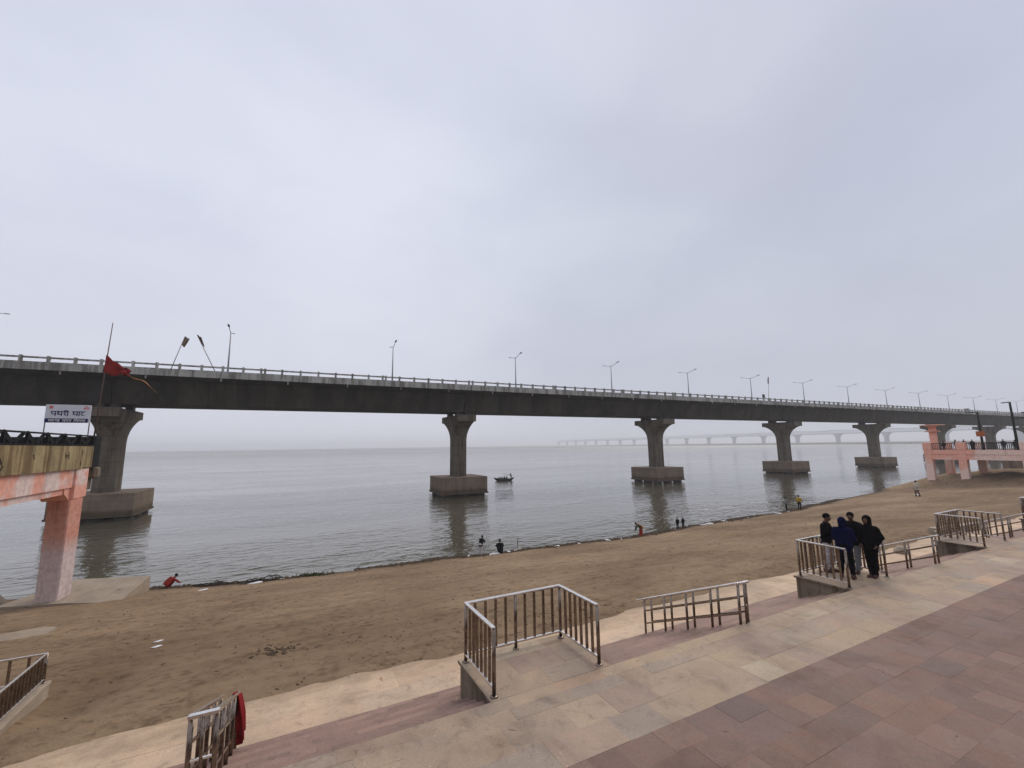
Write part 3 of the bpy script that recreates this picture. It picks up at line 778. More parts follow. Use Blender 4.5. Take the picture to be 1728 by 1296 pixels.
bm_ = MB()
bm_.extrude([(-9.8, 6.02), (-9.8, 6.93), (-10.35, 6.93), (-10.35, 5.72), (-9.92, 5.72), (-9.92, 6.02)], lambda t, x, z: lq(x - .1, t, z), 12, 29.55)
bm_.extrude([(-13.6, 5.72), (-13.05, 5.72), (-13.05, 6.93), (-13.6, 6.93)], lambda t, x, z: lq(x, t, z), 12, 30.95)
jspan(bm_, (-13.04, 30.2, 5.95), (-10.36, 30.75, 6.9))
bm_.build('beam', M['pink'], lj)
jspan(MB(), (-13.7, 12, 6.935), (-9.79, 31.2, 7.15)).build('deck', M['plat_wall'], lj)
fs_ = MB()
y = 12.0
while y < 31.0:
    jspan(fs_, (-9.785, y, 6.93 if y < 29 else 6.98), (-9.74, min(y + 1.18, 31.1), 8.08)); y += 1.2
fs_.build('side_panel', M['fascia'], lj)
# scrawled marks on the yellow side
mk = MB()
for (ya, za, yb, zb) in ((27.9, 7.75, 28.0, 7.5), (28.25, 7.8, 28.3, 7.45), (27.95, 7.6, 28.3, 7.62), (29.75, 7.85, 29.7, 7.62), (29.66, 7.3, 29.7, 7.08), (22.8, 7.6, 23.0, 7.35), (23.1, 7.3, 22.9, 7.1), (25.1, 7.7, 25.2, 7.5)):
    mk.bar(lq(-9.735, ya, za), lq(-9.735, yb, zb), .012, .05)
mk.build('painted_mark', M['black_rail'], lj)
tr = MB()
for X in (-9.80, -13.6):
    tr.bar(lq(X, 12, 8.62), lq(X, 31.75, 8.62), .09, .07); tr.bar(lq(X, 12, 8.13), lq(X, 31.95, 8.13), .12, .06)
tr.build('rail', M['black_rail'], lj)
y = 31.05
while y > 12:
    d = MB(); d.bar(lq(-9.80, y, 8.15), lq(-9.80, y, 8.6), .09, .09); d.build('rail_post', M['black_rail'], lj)
    d = MB()
    d.bar(lq(-9.86, y - .74, 8.17), lq(-9.86, y - .10, 8.60), .05, .16, up=(0, 0, 1)); d.bar(lq(-9.86, y + .74, 8.17), lq(-9.86, y + .10, 8.60), .05, .20, up=(0, 0, 1))
    d.build('diagonal', M['black_rail'], lj); y -= 1.62
d = MB(); jspan(d, (-9.84, 31.22, 6.85), (-9.76, 32.0, 8.58)); d.build('end_panel', M['black_rail'], lj)
d = MB(); jspan(d, (-13.6, 31.27, 6.95), (-9.86, 31.33, 8.6)); d.build('end_panel', M['black_rail'], lj)
d = MB(); jspan(d, (-10.3, 31.35, 6.35), (-9.6, 31.95, 6.95), .08); jspan(d, (-10.0, 31.35, 5.75), (-9.9, 31.8, 6.3)); d.build('end_bracket', M['plat_wall'], lj)
d = MB(); d.extrude([(31.0, 6.35), (32.0, 6.35), (31.75, 6.0), (31.0, 5.3)], lambda t, yy, z: lq(t, yy, z), -10.6, -9.95); d.build('corbel', M['pier'], lj)

# sign board
sg = empty('sign_board', (-11.0, 31.0, 7.16), 0, 'white sign board with blue Hindi lettering standing on the pink jetty', 'sign')
SL, SR, SB, ST = -.82, .98, 2.18, 3.14      # x and z range relative to the empty
MB().box(((SL + SR) / 2, 0, (SB + ST) / 2), (SR - SL, .05, ST - SB), bev=.008).build('panel', M['sign_white'], sg)
for x in (SL + .02, SR - .03): MB().tube([(x, .05, 0), (x, .05, ST)], .025, 8).build('post', M['dark_metal'], sg)
MB().span((SL + .02, -.033, SB + .012), (SR - .08, -.0255, SB + .225)).build('blue_band', M['navy'], sg)
# letters as pen strokes: unit box, y=1 is the head line
GL = {
 'pa': (.72, [[(.10, 1), (.10, .62), (.18, .45), (.36, .42), (.58, .5)], [(.58, 1), (.58, 0)]]),
 'tha': (.80, [[(.12, .98), (.26, .93), (.22, .76), (.10, .80)], [(.22, .76), (.34, .66), (.16, .56), (.10, .44), (.22, .32), (.42, .34), (.64, .46)], [(.64, 1), (.64, 0)]]),
 'ra': (.52, [[(.10, .98), (.36, .88), (.34, .66), (.12, .56), (.24, .36), (.44, .04)]]),
 'ii': (.26, [[(.10, 1), (.10, 0)], [(.10, 1), (.02, 1.22), (-.18, 1.28), (-.36, 1.16), (-.40, 1.0)]]),
 'gha': (.80, [[(.10, .98), (.12, .78), (.34, .74), (.14, .62), (.10, .42), (.24, .30), (.42, .32), (.64, .44)], [(.64, 1), (.64, 0)]]),
 'aa': (.26, [[(.10, 1), (.10, 0)]]),
 'tta': (.62, [[(.34, 1), (.34, .84), (.16, .74), (.08, .48), (.16, .24), (.36, .18), (.52, .30)]]),
 'na': (.70, [[(.58, .58), (.22, .58), (.12, .50), (.16, .38), (.26, .40)], [(.58, 1), (.58, 0)]]),
 'ga': (.70, [[(.22, 1), (.22, .40), (.10, .34)], [(.56, 1), (.56, 0)]]),
 'i': (.24, [[(.12, 1), (.12, 0)], [(.12, 1), (.20, 1.24), (.40, 1.28), (.56, 1.1), (.58, 1.0)]]),
 'ma': (.72, [[(.20, 1), (.20, .44), (.10, .36)], [(.20, .42), (.58, .42)], [(.58, 1), (.58, 0)]]),
}
def write(words, x0, x1, zb, h, th, mat, name, y, slant=0):
    wid = sum(sum(GL[g][0] for g in w_) for w_ in words) + .42 * (len(words) - 1)
    k = (x1 - x0) / wid; m_ = MB(); x = 0
    P = lambda a, b: ((x0 + (a + slant * b) * k), y, zb + b * h)
    for w_ in words:
        xs = x
        for g in w_:
            for st in GL[g][1]:
                for p, q in zip(st, st[1:]):
                    m_.bar(P(x + p[0], p[1]), P(x + q[0], q[1]), .006, th, up=(0, -1, 0)) if False else m_.bar(P(x + p[0], p[1]), P(x + q[0], q[1]), th, .006, up=(0, 1, 0))
            x += GL[g][0]
        m_.bar(P(xs - .02, 1), P(x + .0, 1), th, .0066, up=(0, 1, 0)); x += .42
    return m_.build(name, mat, sg)
write([['pa', 'tha', 'ra', 'ii'], ['gha', 'aa', 'tta']], SL + .22, SR - .22, SB + .36, .235, .042, M['navy'], 'lettering', -.029)
write([['pa', 'tta', 'na', 'aa'], ['na', 'ga', 'ra'], ['i', 'na', 'ga', 'ma']], SL + .14, SR - .2, SB + .045, .115, .022, M['white'], 'lettering', -.037, .12)
e_ = MB(); e_.box((SL + .21, -.029, ST - .13), (.14, .006, .12)); e_.box((SL + .21, -.029, ST - .215), (.16, .006, .018)); e_.build('emblem', M['sign_red'], sg)
e_ = MB(); e_.add([(SR - .32, -.032, ST - .22), (SR - .08, -.032, ST - .22), (SR - .13, -.032, ST - .10), (SR - .20, -.032, ST - .055), (SR - .27, -.032, ST - .10)], [(0, 1, 2, 3, 4)])
e_.add([(SR - .32, -.027, ST - .22), (SR - .08, -.027, ST - .22), (SR - .13, -.027, ST - .10), (SR - .20, -.027, ST - .055), (SR - .27, -.027, ST - .10)], [(4, 3, 2, 1, 0)])
e_.build('emblem', M['sign_red'], sg)
e_ = MB(); e_.box((SR - .20, -.035, ST - .15), (.10, .005, .05)); e_.box((SR - .20, -.035, ST - .235), (.22, .005, .016)); e_.build('emblem_mark', M['sign_white'], sg)

# red flag on its pole at the jetty end
fl = empty('red_flag', (-10.02, 32.0, 7.2), 0, 'torn red flag with a thin orange tail on a tall pole by the sign', 'flag')
ptop = Vector((.06, .2, 8.1)); MB().tube([(-.10, 0, 0), (-.04, .05, 3.0), tuple(ptop)], [.045, .04, .02], 8).build('pole', M['pole_rust'], fl)
def rf(u, v):
    bx, by, bz = -.02 - .03 * v, .1 - .03 * v, 6.15 - 1.0 * v
    x = bx + (1.22 - .14 * math.cos(v * 9)) * u - .10 * u * u; drop = .78 * u ** .8 * (1 - v) + (.30 * u + .12 * math.sin(u * 6)) * v
    z = bz - drop + .04 * math.sin(u * 14 + v * 6)
    if u > .8: z += .07 * math.sin(v * 22)
    return (x, by + .18 * math.sin(u * 10 + v * 3) * u, z)
solidify(MB().add(*cloth_sheet(18, 10, rf), True).build('cloth', M['flag_red'], fl), .015)
def tl(u, v):
    x = .75 + 1.75 * u; z = 5.05 - .42 * u - .65 * u ** 3 + .05 * math.sin(u * 13)
    return (x, .1 + .08 * math.sin(u * 9 + v), z + (v - .5) * .085 * (1.15 - u) * (1 + .4 * math.sin(u * 21)))
solidify(MB().add(*cloth_sheet(22, 2, tl), True).build('tail', M['tail'], fl), .01)

# concrete blocks in the sand on the left
def block(name, top, z_top, z_bot, label, mat=M['slab'], cat='slab'):
    n = len(top); m_ = MB()
    vs = [(x, y, z) for (x, y), z in zip(top, z_top)] + [(x, y, z_bot) for x, y in top]
    m_.add(vs, [tuple(range(n)), tuple(reversed(range(n, 2 * n)))] + [(i, n + i, n + (i + 1) % n, (i + 1) % n) for i in range(n)])
    tag(m_.build(name, mat), label, cat)
block('concrete_wedge', [(-12.4, 30.4), (-9.6, 29.1), (-7.25, 28.3), (-6.75, 31.2), (-10.2, 32.4)], [.50, .62, .52, .95, .95], -.5, 'sloping concrete block at the water edge beside the pink column')
block('concrete_slab', [(-12.0, 22.4), (-7.9, 22.85), (-7.5, 22.6), (-7.5, 21.0), (-8.0, 20.95), (-12.0, 20.6)], [1.40, 1.42, 1.42, 1.36, 1.34, 1.30], .4, 'flat concrete slab half buried in sand at the left edge')
# low parapet with rail at the left edge
lw = empty('ramp_parapet', (-5.38, 13.95, 1.58), 0, 'low sandy parapet of a ramp at the left edge under a small railing', 'wall')
m_ = MB(); m_.span((-2.6, -4.5, -.9), (.44, .98, .72)); m_.build('wall', M['slab'], lw); m_ = MB(); m_.span((.30, -4.5, .722), (.47, 1.0, .80), .01); m_.span((-2.6, .83, .722), (.298, 1.0, .80), .01); m_.build('coping', M['slab'], lw)
rl = empty('ramp_railing', (-5.38, 13.95, 2.38), 0, 'low steel railing on the sandy ramp parapet at the left edge', 'railing')
railing_side(rl, (.35, -4.4, 0), (.35, .87, 0), .70, 34, [], -.05, .05); railing_side(rl, (.379, .9, 0), (-2.5, .9, 0), .70, 8, [], -.05, .05)
for p in ((.35, -4.4), (.35, -1.7), (.35, .9), (-2.5, .9)): rail_post(rl, p, 0, .67)

def boulder(name, c, r, label, seed, mat=None, sc=(1, 1, .6)):
    bm = bmesh.new(); bmesh.ops.create_icosphere(bm, subdivisions=3, radius=1)
    for v in bm.verts:
        d = 1 + .35 * noise.noise(v.co * 1.3 + Vector((seed, 0, 0))) + .12 * noise.noise(v.co * 3.5 + Vector((0, seed, 0)))
        v.co = Vector((v.co.x * sc[0], v.co.y * sc[1], v.co.z * sc[2])) * d * r
    m_ = MB(); bm.transform(Matrix.Translation(c)); m_.bm(bm, True); tag(m_.build(name, mat or M['rock']), label, 'rock')
boulder('boulder', (-13.6, 31.6, .30), 1.0, 'dark rounded boulder at the water edge, left of the pink column', 3, sc=(1.3, 1, .5))
boulder('boulder', (26.6, 10.72, 2.5), .30, 'grey stone lying on the sandy landing behind the right handrail', 8, M['slab'], (1.2, .9, .7))
block('stone_plank', [(33.2, 11.6), (37.6, 11.0), (37.7, 11.4), (33.3, 12.0)], [2.75, 2.75, 2.75, 2.75], 2.3, 'long pale stone slab lying on the sand behind the third platform')

# ------------------------------------------------------------------ far pink jetty on the right
rj = empty('pink_jetty', (88.5, 24.0, 0), 0, 'faded pink concrete jetty on square columns with people on its deck, far right', 'jetty')
def rq(x, y, z): return (x - 88.5, y - 24.0, z)
def rspan(mb, lo, hi, bev=0): return mb.span(rq(*lo), rq(*hi), bev)
for X in (88.0, 95.0):
    for Yc in (30.4, 26.6, 20.3, 14.5):
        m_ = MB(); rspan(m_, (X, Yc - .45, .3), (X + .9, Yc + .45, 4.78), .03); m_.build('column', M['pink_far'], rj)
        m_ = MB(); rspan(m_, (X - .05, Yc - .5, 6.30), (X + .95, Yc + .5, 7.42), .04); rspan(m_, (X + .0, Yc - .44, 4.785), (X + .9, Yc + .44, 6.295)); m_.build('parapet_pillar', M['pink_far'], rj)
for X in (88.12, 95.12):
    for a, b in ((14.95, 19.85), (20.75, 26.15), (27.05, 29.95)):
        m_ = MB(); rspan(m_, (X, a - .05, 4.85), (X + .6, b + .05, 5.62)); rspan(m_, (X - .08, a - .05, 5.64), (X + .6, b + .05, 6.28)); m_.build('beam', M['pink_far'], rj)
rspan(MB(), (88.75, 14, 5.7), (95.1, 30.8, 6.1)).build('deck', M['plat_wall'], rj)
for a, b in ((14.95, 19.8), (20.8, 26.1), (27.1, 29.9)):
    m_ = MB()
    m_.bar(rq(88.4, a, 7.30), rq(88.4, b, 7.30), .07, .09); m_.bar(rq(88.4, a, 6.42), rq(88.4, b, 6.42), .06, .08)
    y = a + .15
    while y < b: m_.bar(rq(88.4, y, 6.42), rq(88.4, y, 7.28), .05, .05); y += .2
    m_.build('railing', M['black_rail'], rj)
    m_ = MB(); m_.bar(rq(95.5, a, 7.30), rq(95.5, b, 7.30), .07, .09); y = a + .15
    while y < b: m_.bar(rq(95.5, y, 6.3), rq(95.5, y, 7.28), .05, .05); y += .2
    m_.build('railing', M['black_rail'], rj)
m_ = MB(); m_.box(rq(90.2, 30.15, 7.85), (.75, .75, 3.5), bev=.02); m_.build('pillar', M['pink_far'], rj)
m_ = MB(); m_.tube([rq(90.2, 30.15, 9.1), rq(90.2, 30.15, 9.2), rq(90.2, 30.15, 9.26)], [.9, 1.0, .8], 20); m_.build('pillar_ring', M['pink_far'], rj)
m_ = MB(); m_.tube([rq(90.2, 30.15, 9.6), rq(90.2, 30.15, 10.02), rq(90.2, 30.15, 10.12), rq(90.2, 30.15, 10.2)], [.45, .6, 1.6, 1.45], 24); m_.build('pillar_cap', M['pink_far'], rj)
# wall with pale pilasters behind the jetty
bwall = empty('river_wall', (104, 20, 0), 0, 'dark retaining wall with pale pilasters in the shade under the far pink jetty', 'wall')
MB().span((-1, -14, -.5), (1, 6.5, 5.3)).build('wall', M['plat_wall'], bwall)
for y in (-9, -6.5, -4, -1.5, 1.2): MB().span((-1.35, y - .3, .2), (-1.002, y + .3, 5.0)).build('pilaster', M['slab'], bwall)

def jetty_lamp(p, h, arms, label):
    rt = empty('jetty_lamp', p, 0, label, 'lamp post', 'black lamp posts on the far jetty')
    MB().tube([(0, 0, 0), (0, 0, h)], [.17, .12], 8).build('pole', M['black_rail'], rt)
    for (dy, z) in arms:
        a = MB().bar((0, 0, z), (0, dy, z), .12, .12).build('arm', M['black_rail'], rt); MB().bar((0, dy * .6, z - .03), (0, dy * 1.05, z - .03), .28, .08).build('lamp_head', M['black_rail'], a)
    return rt
jl = jetty_lamp((93.0, 25.6, 6.1), 5.9, [(1.3, 5.85)], 'black lamp post on the far jetty carrying a small orange board')
s_ = MB().box((-.22, 0, 2.55), (.06, .95, .8), bev=.01).build('board', M['orange'], jl)
jetty_lamp((90.0, 21.4, 6.1), 6.9, [(.8, 6.85), (-1.2, 4.6)], 'tallest black lamp post near the right edge of the photo')
jetty_lamp((90.0, 19.9, 6.1), 5.4, [(.6, 5.35)], 'black lamp post cut by the right edge of the photo')

# ------------------------------------------------------------------ people: implicit surfaces
def surface_nets(fn, lo, hi, h):
    lo = np.array(lo) - 2 * h; hi = np.array(hi) + 2 * h
    n = np.ceil((hi - lo) / h).astype(int) + 1
    ax = [lo[i] + h * np.arange(n[i]) for i in range(3)]
    X, Y, Z = np.meshgrid(*ax, indexing='ij')
    V = fn(X, Y, Z); S = V < 0
    if not S.any(): return [], []
    cs = n - 1
    cnt = np.zeros(cs); acc = np.zeros((*cs, 3))
    idx = np.stack(np.meshgrid(*[np.arange(c) for c in cs], indexing='ij'), -1).astype(float)
    crn = [(i, j, k) for i in (0, 1) for j in (0, 1) for k in (0, 1)]
    def sub(A, c): return A[c[0]:c[0] + cs[0], c[1]:c[1] + cs[1], c[2]:c[2] + cs[2]]
    for a in crn:
        for ax_ in range(3):
            if a[ax_]: continue
            b = list(a); b[ax_] = 1
            va, vb = sub(V, a), sub(V, b); m = (va < 0) != (vb < 0)
            t = np.where(m, va / np.where(m, va - vb, 1), 0)
            p = np.array(a, float) + np.zeros((*cs, 3)); p[..., ax_] += t
            acc += p * m[..., None]; cnt += m
    act = cnt > 0; ids = -np.ones(cs, int); ids[act] = np.arange(act.sum())
    P = lo + h * (idx[act] + acc[act] / cnt[act][:, None])
    F = []
    for ax_ in range(3):
        o1, o2 = [(1, 2), (2, 0), (0, 1)][ax_]
        sl1 = [slice(None)] * 3; sl1[ax_] = slice(0, -1); sl2 = [slice(None)] * 3; sl2[ax_] = slice(1, None)
        ch = S[tuple(sl1)] != S[tuple(sl2)]; inside = S[tuple(sl1)]
        e = np.argwhere(ch)
        ok = (e[:, o1] > 0) & (e[:, o2] > 0) & (e[:, o1] < cs[o1]) & (e[:, o2] < cs[o2]); e = e[ok]
        d1 = np.zeros(3, int); d1[o1] = 1; d2 = np.zeros(3, int); d2[o2] = 1
        q = [ids[tuple((e - s).T)] for s in (d1 + d2, d2, 0 * d1, d1)]
        q = np.stack(q, 1); fl_ = inside[tuple(e.T)]; q[~fl_] = q[~fl_][:, ::-1]
        F.append(q)
    F = np.concatenate(F)
    return P.tolist(), F.tolist()
def cone(a, b, ra, rb):
    a = np.array(a, float); b = np.array(b, float); d = b - a; L2 = max(d @ d, 1e-9)
    def f(X, Y, Z):
        t = np.clip(((X - a[0]) * d[0] + (Y - a[1]) * d[1] + (Z - a[2]) * d[2]) / L2, 0, 1)
        return np.sqrt((X - a[0] - t * d[0]) ** 2 + (Y - a[1] - t * d[1]) ** 2 + (Z - a[2] - t * d[2]) ** 2) - (ra + (rb - ra) * t)
    f.bb = (np.minimum(a - ra, b - rb), np.maximum(a + ra, b + rb)); return f
def ell(c, r):
    c = np.array(c, float); r = np.array(r, float)
    def f(X, Y, Z):
        k = np.sqrt(((X - c[0]) / r[0]) ** 2 + ((Y - c[1]) / r[1]) ** 2 + ((Z - c[2]) / r[2]) ** 2); return (k - 1) * r.min()
    f.bb = (c - r, c + r); return f
def union(prims, k=.03, cuts=(), wob=0.0, seed=0):
    def f(X, Y, Z):
        v = prims[0](X, Y, Z)
        for p in prims[1:]:
            w_ = p(X, Y, Z); h = np.clip(.5 + .5 * (w_ - v) / k, 0, 1); v = w_ + (v - w_) * h - k * h * (1 - h)
        if wob: v = v + wob * (np.sin(X * 31 + seed + 9 * Z) * np.sin(Z * 27 + Y * 13 + seed) + .6 * np.sin(Z * 52 + X * 17 + seed))
        for c in cuts: v = np.maximum(v, c(X, Y, Z))
        return v
    lo = np.min([p.bb[0] for p in prims], 0); hi = np.max([p.bb[1] for p in prims], 0)
    return f, lo, hi
def implicit(name, prims, mat, parent, h, k=.03, cuts=(), wob=0.0, extra=None, label=None, seed=0):
    f, lo, hi = union(prims, k, cuts, wob, seed); P, F = surface_nets(f, lo, hi, h)
    m_ = MB(); m_.add(P, F, True)
    if extra: extra(m_)
    return m_.build(name, mat, parent, label)
V3 = lambda *a: np.array(a, float)
def person(label, loc, face, H=1.72, lean=0.0, twist=0.0, legs=None, arms=None, hip=.93, top='black', bottom='black', hair='hair', hood=None, shoe='shoe',
           vox=.018, group=None, skirt=None, shawl=None, head=(0, 0), hem=.80, scale_w=1.0, sit=False, look=0.0, extra_parts=None):
    """local frame: +y is where the person faces, z up; face = compass vector; all joints in metres for a 1.72 m body"""
    s = H / 1.72
    rt = empty('person', loc, math.atan2(-face[0], face[1]), label, 'person', group); rt.scale = (s, s, s)
    cl, sl2 = math.cos(lean), math.sin(lean)
    def up(d, x=0, y=0):   # point along the leaning spine above the pelvis
        return V3(x, d * sl2 + y * cl, hip + d * cl - y * sl2)
    W = scale_w
    pel = V3(0, 0, hip); chest = up(.36); nk = up(.50); hl = nk + V3(head[0], head[1] + .03 * cl + .08 * sl2, .10 * max(.4, cl))
    hc = hl + V3(0, .02 + .06 * sl2, .075)
    sh = {q: up(.44, q * .175 * W) for q in (-1, 1)}
    legs = legs or {q: (V3(q * .10, .03, .50), V3(q * .11, -.01, .085)) for q in (-1, 1)}
    arms = arms or {q: (V3(q * .25, -.03, 1.13), V3(q * .25, .08, .88)) for q in (-1, 1)}
    torso = [cone(up(.40, -.085 * W), up(.08, -.075 * W), .095 * W, .085 * W), cone(up(.40, .085 * W), up(.08, .075 * W), .095 * W, .085 * W), cone(up(.44, -.12 * W), up(.44, .12 * W), .062, .062),
             cone(V3(-.07, -.01, hip), V3(.07, -.01, hip), .115, .115), cone(up(.47), nk + V3(0, .01, .04), .06, .052)]
    def arm_p(d, r0_=0):
        e, w_ = arms[d]; return [cone(sh[d], e, .052 + r0_, .042 + r0_), cone(e, w_, .042 + r0_, .031 + r0_ * .8)]
    def leg_p(d, r0_=0):
        k, a = legs[d]; return [cone(V3(d * .085, 0, hip - .02), k, .088 + r0_, .058 + r0_), cone(k, k * .55 + a * .45 + V3(0, -.012, 0), .056 + r0_, .054 + r0_), cone(k * .55 + a * .45 + V3(0, -.012, 0), a, .054 + r0_, .038 + r0_)]
    fw = V3(math.sin(look), math.cos(look), 0)
    hd = [ell(hc + V3(0, -.005, .02), (.077, .093, .098)), ell(hc + fw * .028 + V3(0, 0, -.045), (.052, .062, .068)), cone(hl + V3(0, -.01, -.04), hc + V3(0, 0, -.05), .052, .05),
          cone(hc + fw * .088 + V3(0, 0, .0), hc + fw * .106 + V3(0, 0, -.022), .011, .015)]
    sd = V3(fw[1], -fw[0], 0)
    for q in (-1, 1): hd.append(ell(hc + sd * (q * .079) + V3(0, 0, -.005), (.014, .02, .03)))
    def eyes(X, Y, Z):
        v = np.full_like(X, 1.0)
        for q in (-1, 1):
            c = hc + fw * .088 + sd * (q * .031) + V3(0, 0, .01); v = np.minimum(v, np.sqrt((X - c[0]) ** 2 + (Y - c[1]) ** 2 + (Z - c[2]) ** 2) - .016)
        c = hc + fw * .096 + V3(0, 0, -.055)
        return -v
    hands = []; fingers = []
    for q in (-1, 1):
        e, w_ = arms[q]; d = (w_ - e) / np.linalg.norm(w_ - e); side = np.cross(d, V3(0, 0, 1) if abs(d[2]) < .8 else V3(0, 1, 0)); side /= np.linalg.norm(side); nrm = np.cross(side, d)
        hands.append(cone(w_, w_ + d * .07, .027, .034))
        for i, (o_, ln) in enumerate(((-.027, .062), (-.009, .075), (.009, .072), (.026, .056))):
            b0 = w_ + d * .075 + side * o_; b1 = b0 + d * ln * .55 + nrm * .006; b2 = b1 + d * ln * .35 + nrm * .022
            fingers.append(([b0, b1, b2], [.0095, .0088, .0068]))
        b0 = w_ + d * .03 + side * (-.03 * 1); fingers.append(([b0, b0 - side * .02 + d * .025 + nrm * .008, b0 - side * .024 + d * .055 + nrm * .018], [.0115, .0105, .008]))
    def add_f(m_):
        for pts, rs in fingers: m_.tube([tuple(p) for p in pts], rs, 6)
    feet = []
    for q in (-1, 1):
        k, a = legs[q]; tdir = V3(q * .15, 1, 0); tdir /= np.linalg.norm(tdir)
        feet.append((a + V3(0, 0, -.03) - tdir * .03, a + V3(0, 0, -.05) + tdir * .15))
    fp = [cone(a, b, .042, .032) for a, b in feet]
    implicit('body', torso + arm_p(-1) + arm_p(1) + leg_p(-1) + leg_p(1) + hd + hands + fp, M['skin'], rt, vox, .025, cuts=(eyes,), extra=add_f)
    # upper garment
    jt = [cone(up(.40, -.085 * W), up(.02, -.085 * W), .118 * W, .112 * W), cone(up(.40, .085 * W), up(.02, .085 * W), .118 * W, .112 * W), cone(up(.445, -.125 * W), up(.445, .125 * W), .078, .078),
          cone(up(.46), nk + V3(0, 0, .015), .075, .066), cone(up(.04, -.07), up(-.16, -.055), .128, .122), cone(up(.04, .07), up(-.16, .055), .128, .122)]
    for q in (-1, 1):
        e, w_ = arms[q]; jt += [cone(sh[q], e, .075, .062), cone(e, w_, .060, .047)]
    hz_ = hip - .93 + hem
    def hemcut(X, Y, Z):   # plane across the spine
        return -((Y * sl2) + (Z - hip) * cl - (hz_ - hip))
    base_arm = [cone(sh[q], arms[q][0], .07, .062) for q in (-1, 1)]
    def hem_or_arm(X, Y, Z):
        v = hemcut(X, Y, Z)
        for q in (-1, 1):
            for p in (cone(arms[q][0], arms[q][1], .075, .065),): v = np.minimum(v, p(X, Y, Z))
        return v
    implicit('jacket', jt, M[top], rt, vox, .03, cuts=(hem_or_arm,), wob=.0035, seed=len(bpy.data.objects) % 17)
    # lower garment
    if skirt:
        lo_ = [cone(V3(-.06, 0, hip + .06), V3(-.10, .02, .12), .13, .16), cone(V3(.06, 0, hip + .06), V3(.10, .02, .12), .13, .16)]
        implicit('skirt', lo_, M[bottom], rt, vox, .08, wob=.008, cuts=(lambda X, Y, Z: .10 - Z,))
    else:
        tp = [cone(V3(-.065, -.01, hip + .02), V3(.065, -.01, hip + .02), .128, .128)] + leg_p(-1, .018) + leg_p(1, .018)
        implicit('trousers', tp, M[bottom], rt, vox, .03, wob=.003)
    for a, b in feet:
        implicit('shoe', [cone(a, b, .05, .042), cone(a + V3(0, 0, .03), a + V3(0, 0, .055), .05, .05)], M[shoe], rt, max(vox * .7, .012), .02, cuts=(lambda X, Y, Z, z0=min(a[2], b[2]) - .035: z0 - Z,))
    if hood:
        hp = [ell(hc + V3(0, -.012, .022), (.108, .122, .128)), cone(hl + V3(0, -.03, -.03), hc + V3(0, -.03, -.02), .098, .10)]
        fc = hc + fw * .125 + V3(0, 0, -.005)
        implicit('hood', hp, M[hood], rt, vox, .03, cuts=(lambda X, Y, Z: -(np.sqrt(((X - fc[0])) ** 2 + ((Y - fc[1])) ** 2 + ((Z - fc[2]) * .85) ** 2) - .085),), wob=.002)
    else:
        hp = [ell(hc + V3(0, -.012, .036), (.089, .104, .098))]
        fc = hc + fw * .10 + V3(0, 0, -.045)
        implicit('hair', hp, M[hair], rt, min(vox, .016), .02, cuts=(lambda X, Y, Z: -(np.sqrt((X - fc[0]) ** 2 + (Y - fc[1]) ** 2 + (Z - fc[2]) ** 2) - .092), lambda X, Y, Z: (hc[2] - .055) - Z), wob=.003)
    if shawl:
        def fn(u, v):
            x = (u - .5) * .62; q = up(.50 - v * .62, x * (1 + .25 * v), -.15 - .05 * math.sin(u * 9 + v * 4) - .06 * v)
            return tuple(q + V3(0, 0, -.14 * abs(u - .5) ** 1.3))
        solidify(MB().add(*cloth_sheet(12, 10, fn), True).build('shawl', M[shawl], rt), .015)
    return rt
def along(a, b):  # unit vector helper
    v = Vector(a).normalized(); return (v.x, v.y)
CR = Vector((.44, -.90)); CT = Vector((-.90, -.44))   # image-right and towards-camera on the platform
def dirn(r, t): v = CR * r + CT * t; v.normalize(); return (v.x, v.y)
GM = 'men talking on the second platform'
# the man on the right: black hoodie, hands in pockets, feet together
person('man in a black hooded jacket at the right of the group, hands in pockets', (15.52, 6.98, ZT), dirn(-.45, .9), 1.76,
       legs={-1: (V3(-.07, .04, .50), V3(-.045, -.02, .085)), 1: (V3(.07, .04, .50), V3(.045, .02, .085))},
       arms={-1: (V3(-.265, -.08, 1.14), V3(-.20, .08, .93)), 1: (V3(.265, -.08, 1.14), V3(.20, .08, .93))}, hood='black', top='black', bottom='black', hem=.70, scale_w=1.10, group=GM)
person('man in a blue hooded jacket seen from behind in the middle of the group', (14.76, 7.30, ZT), dirn(.12, -.95), 1.72,
       legs={-1: (V3(-.12, .03, .50), V3(-.15, .0, .085)), 1: (V3(.12, .02, .50), V3(.13, -.05, .085))},
       arms={-1: (V3(-.245, .0, 1.12), V3(-.13, .19, 1.0)), 1: (V3(.245, .0, 1.12), V3(.13, .19, 1.0))}, hood='blue', top='blue', bottom='black', hem=.74, scale_w=1.10, group=GM)
person('bareheaded man in black jacket and grey jeans leaning on the railing behind the group', (15.62, 7.46, ZT), dirn(-.35, .9), 1.80, lean=-.04,
       legs={-1: (V3(-.08, .05, .50), V3(-.05, .06, .085)), 1: (V3(.16, .08, .54), V3(.20, -.12, .20))},
       arms={-1: (V3(-.27, .0, 1.18), V3(-.16, .16, 1.02)), 1: (V3(.30, -.02, 1.18), V3(.30, .0, .93))}, top='black', bottom='jeans', hem=.78, scale_w=1.15, group=GM, look=-.2)
person('dark haired man in pale trousers standing in profile at the left of the group', (15.02, 7.92, ZT), dirn(.95, .25), 1.76, lean=.05,
       legs={-1: (V3(-.09, .05, .50), V3(-.10, .05, .085)), 1: (V3(.09, .03, .50), V3(.10, -.05, .085))},
       arms={-1: (V3(-.24, .12, 1.16), V3(-.12, .36, 1.20)), 1: (V3(.25, .12, 1.18), V3(.12, .36, 1.16))}, top='black', bottom='pale', hem=.84, group=GM)

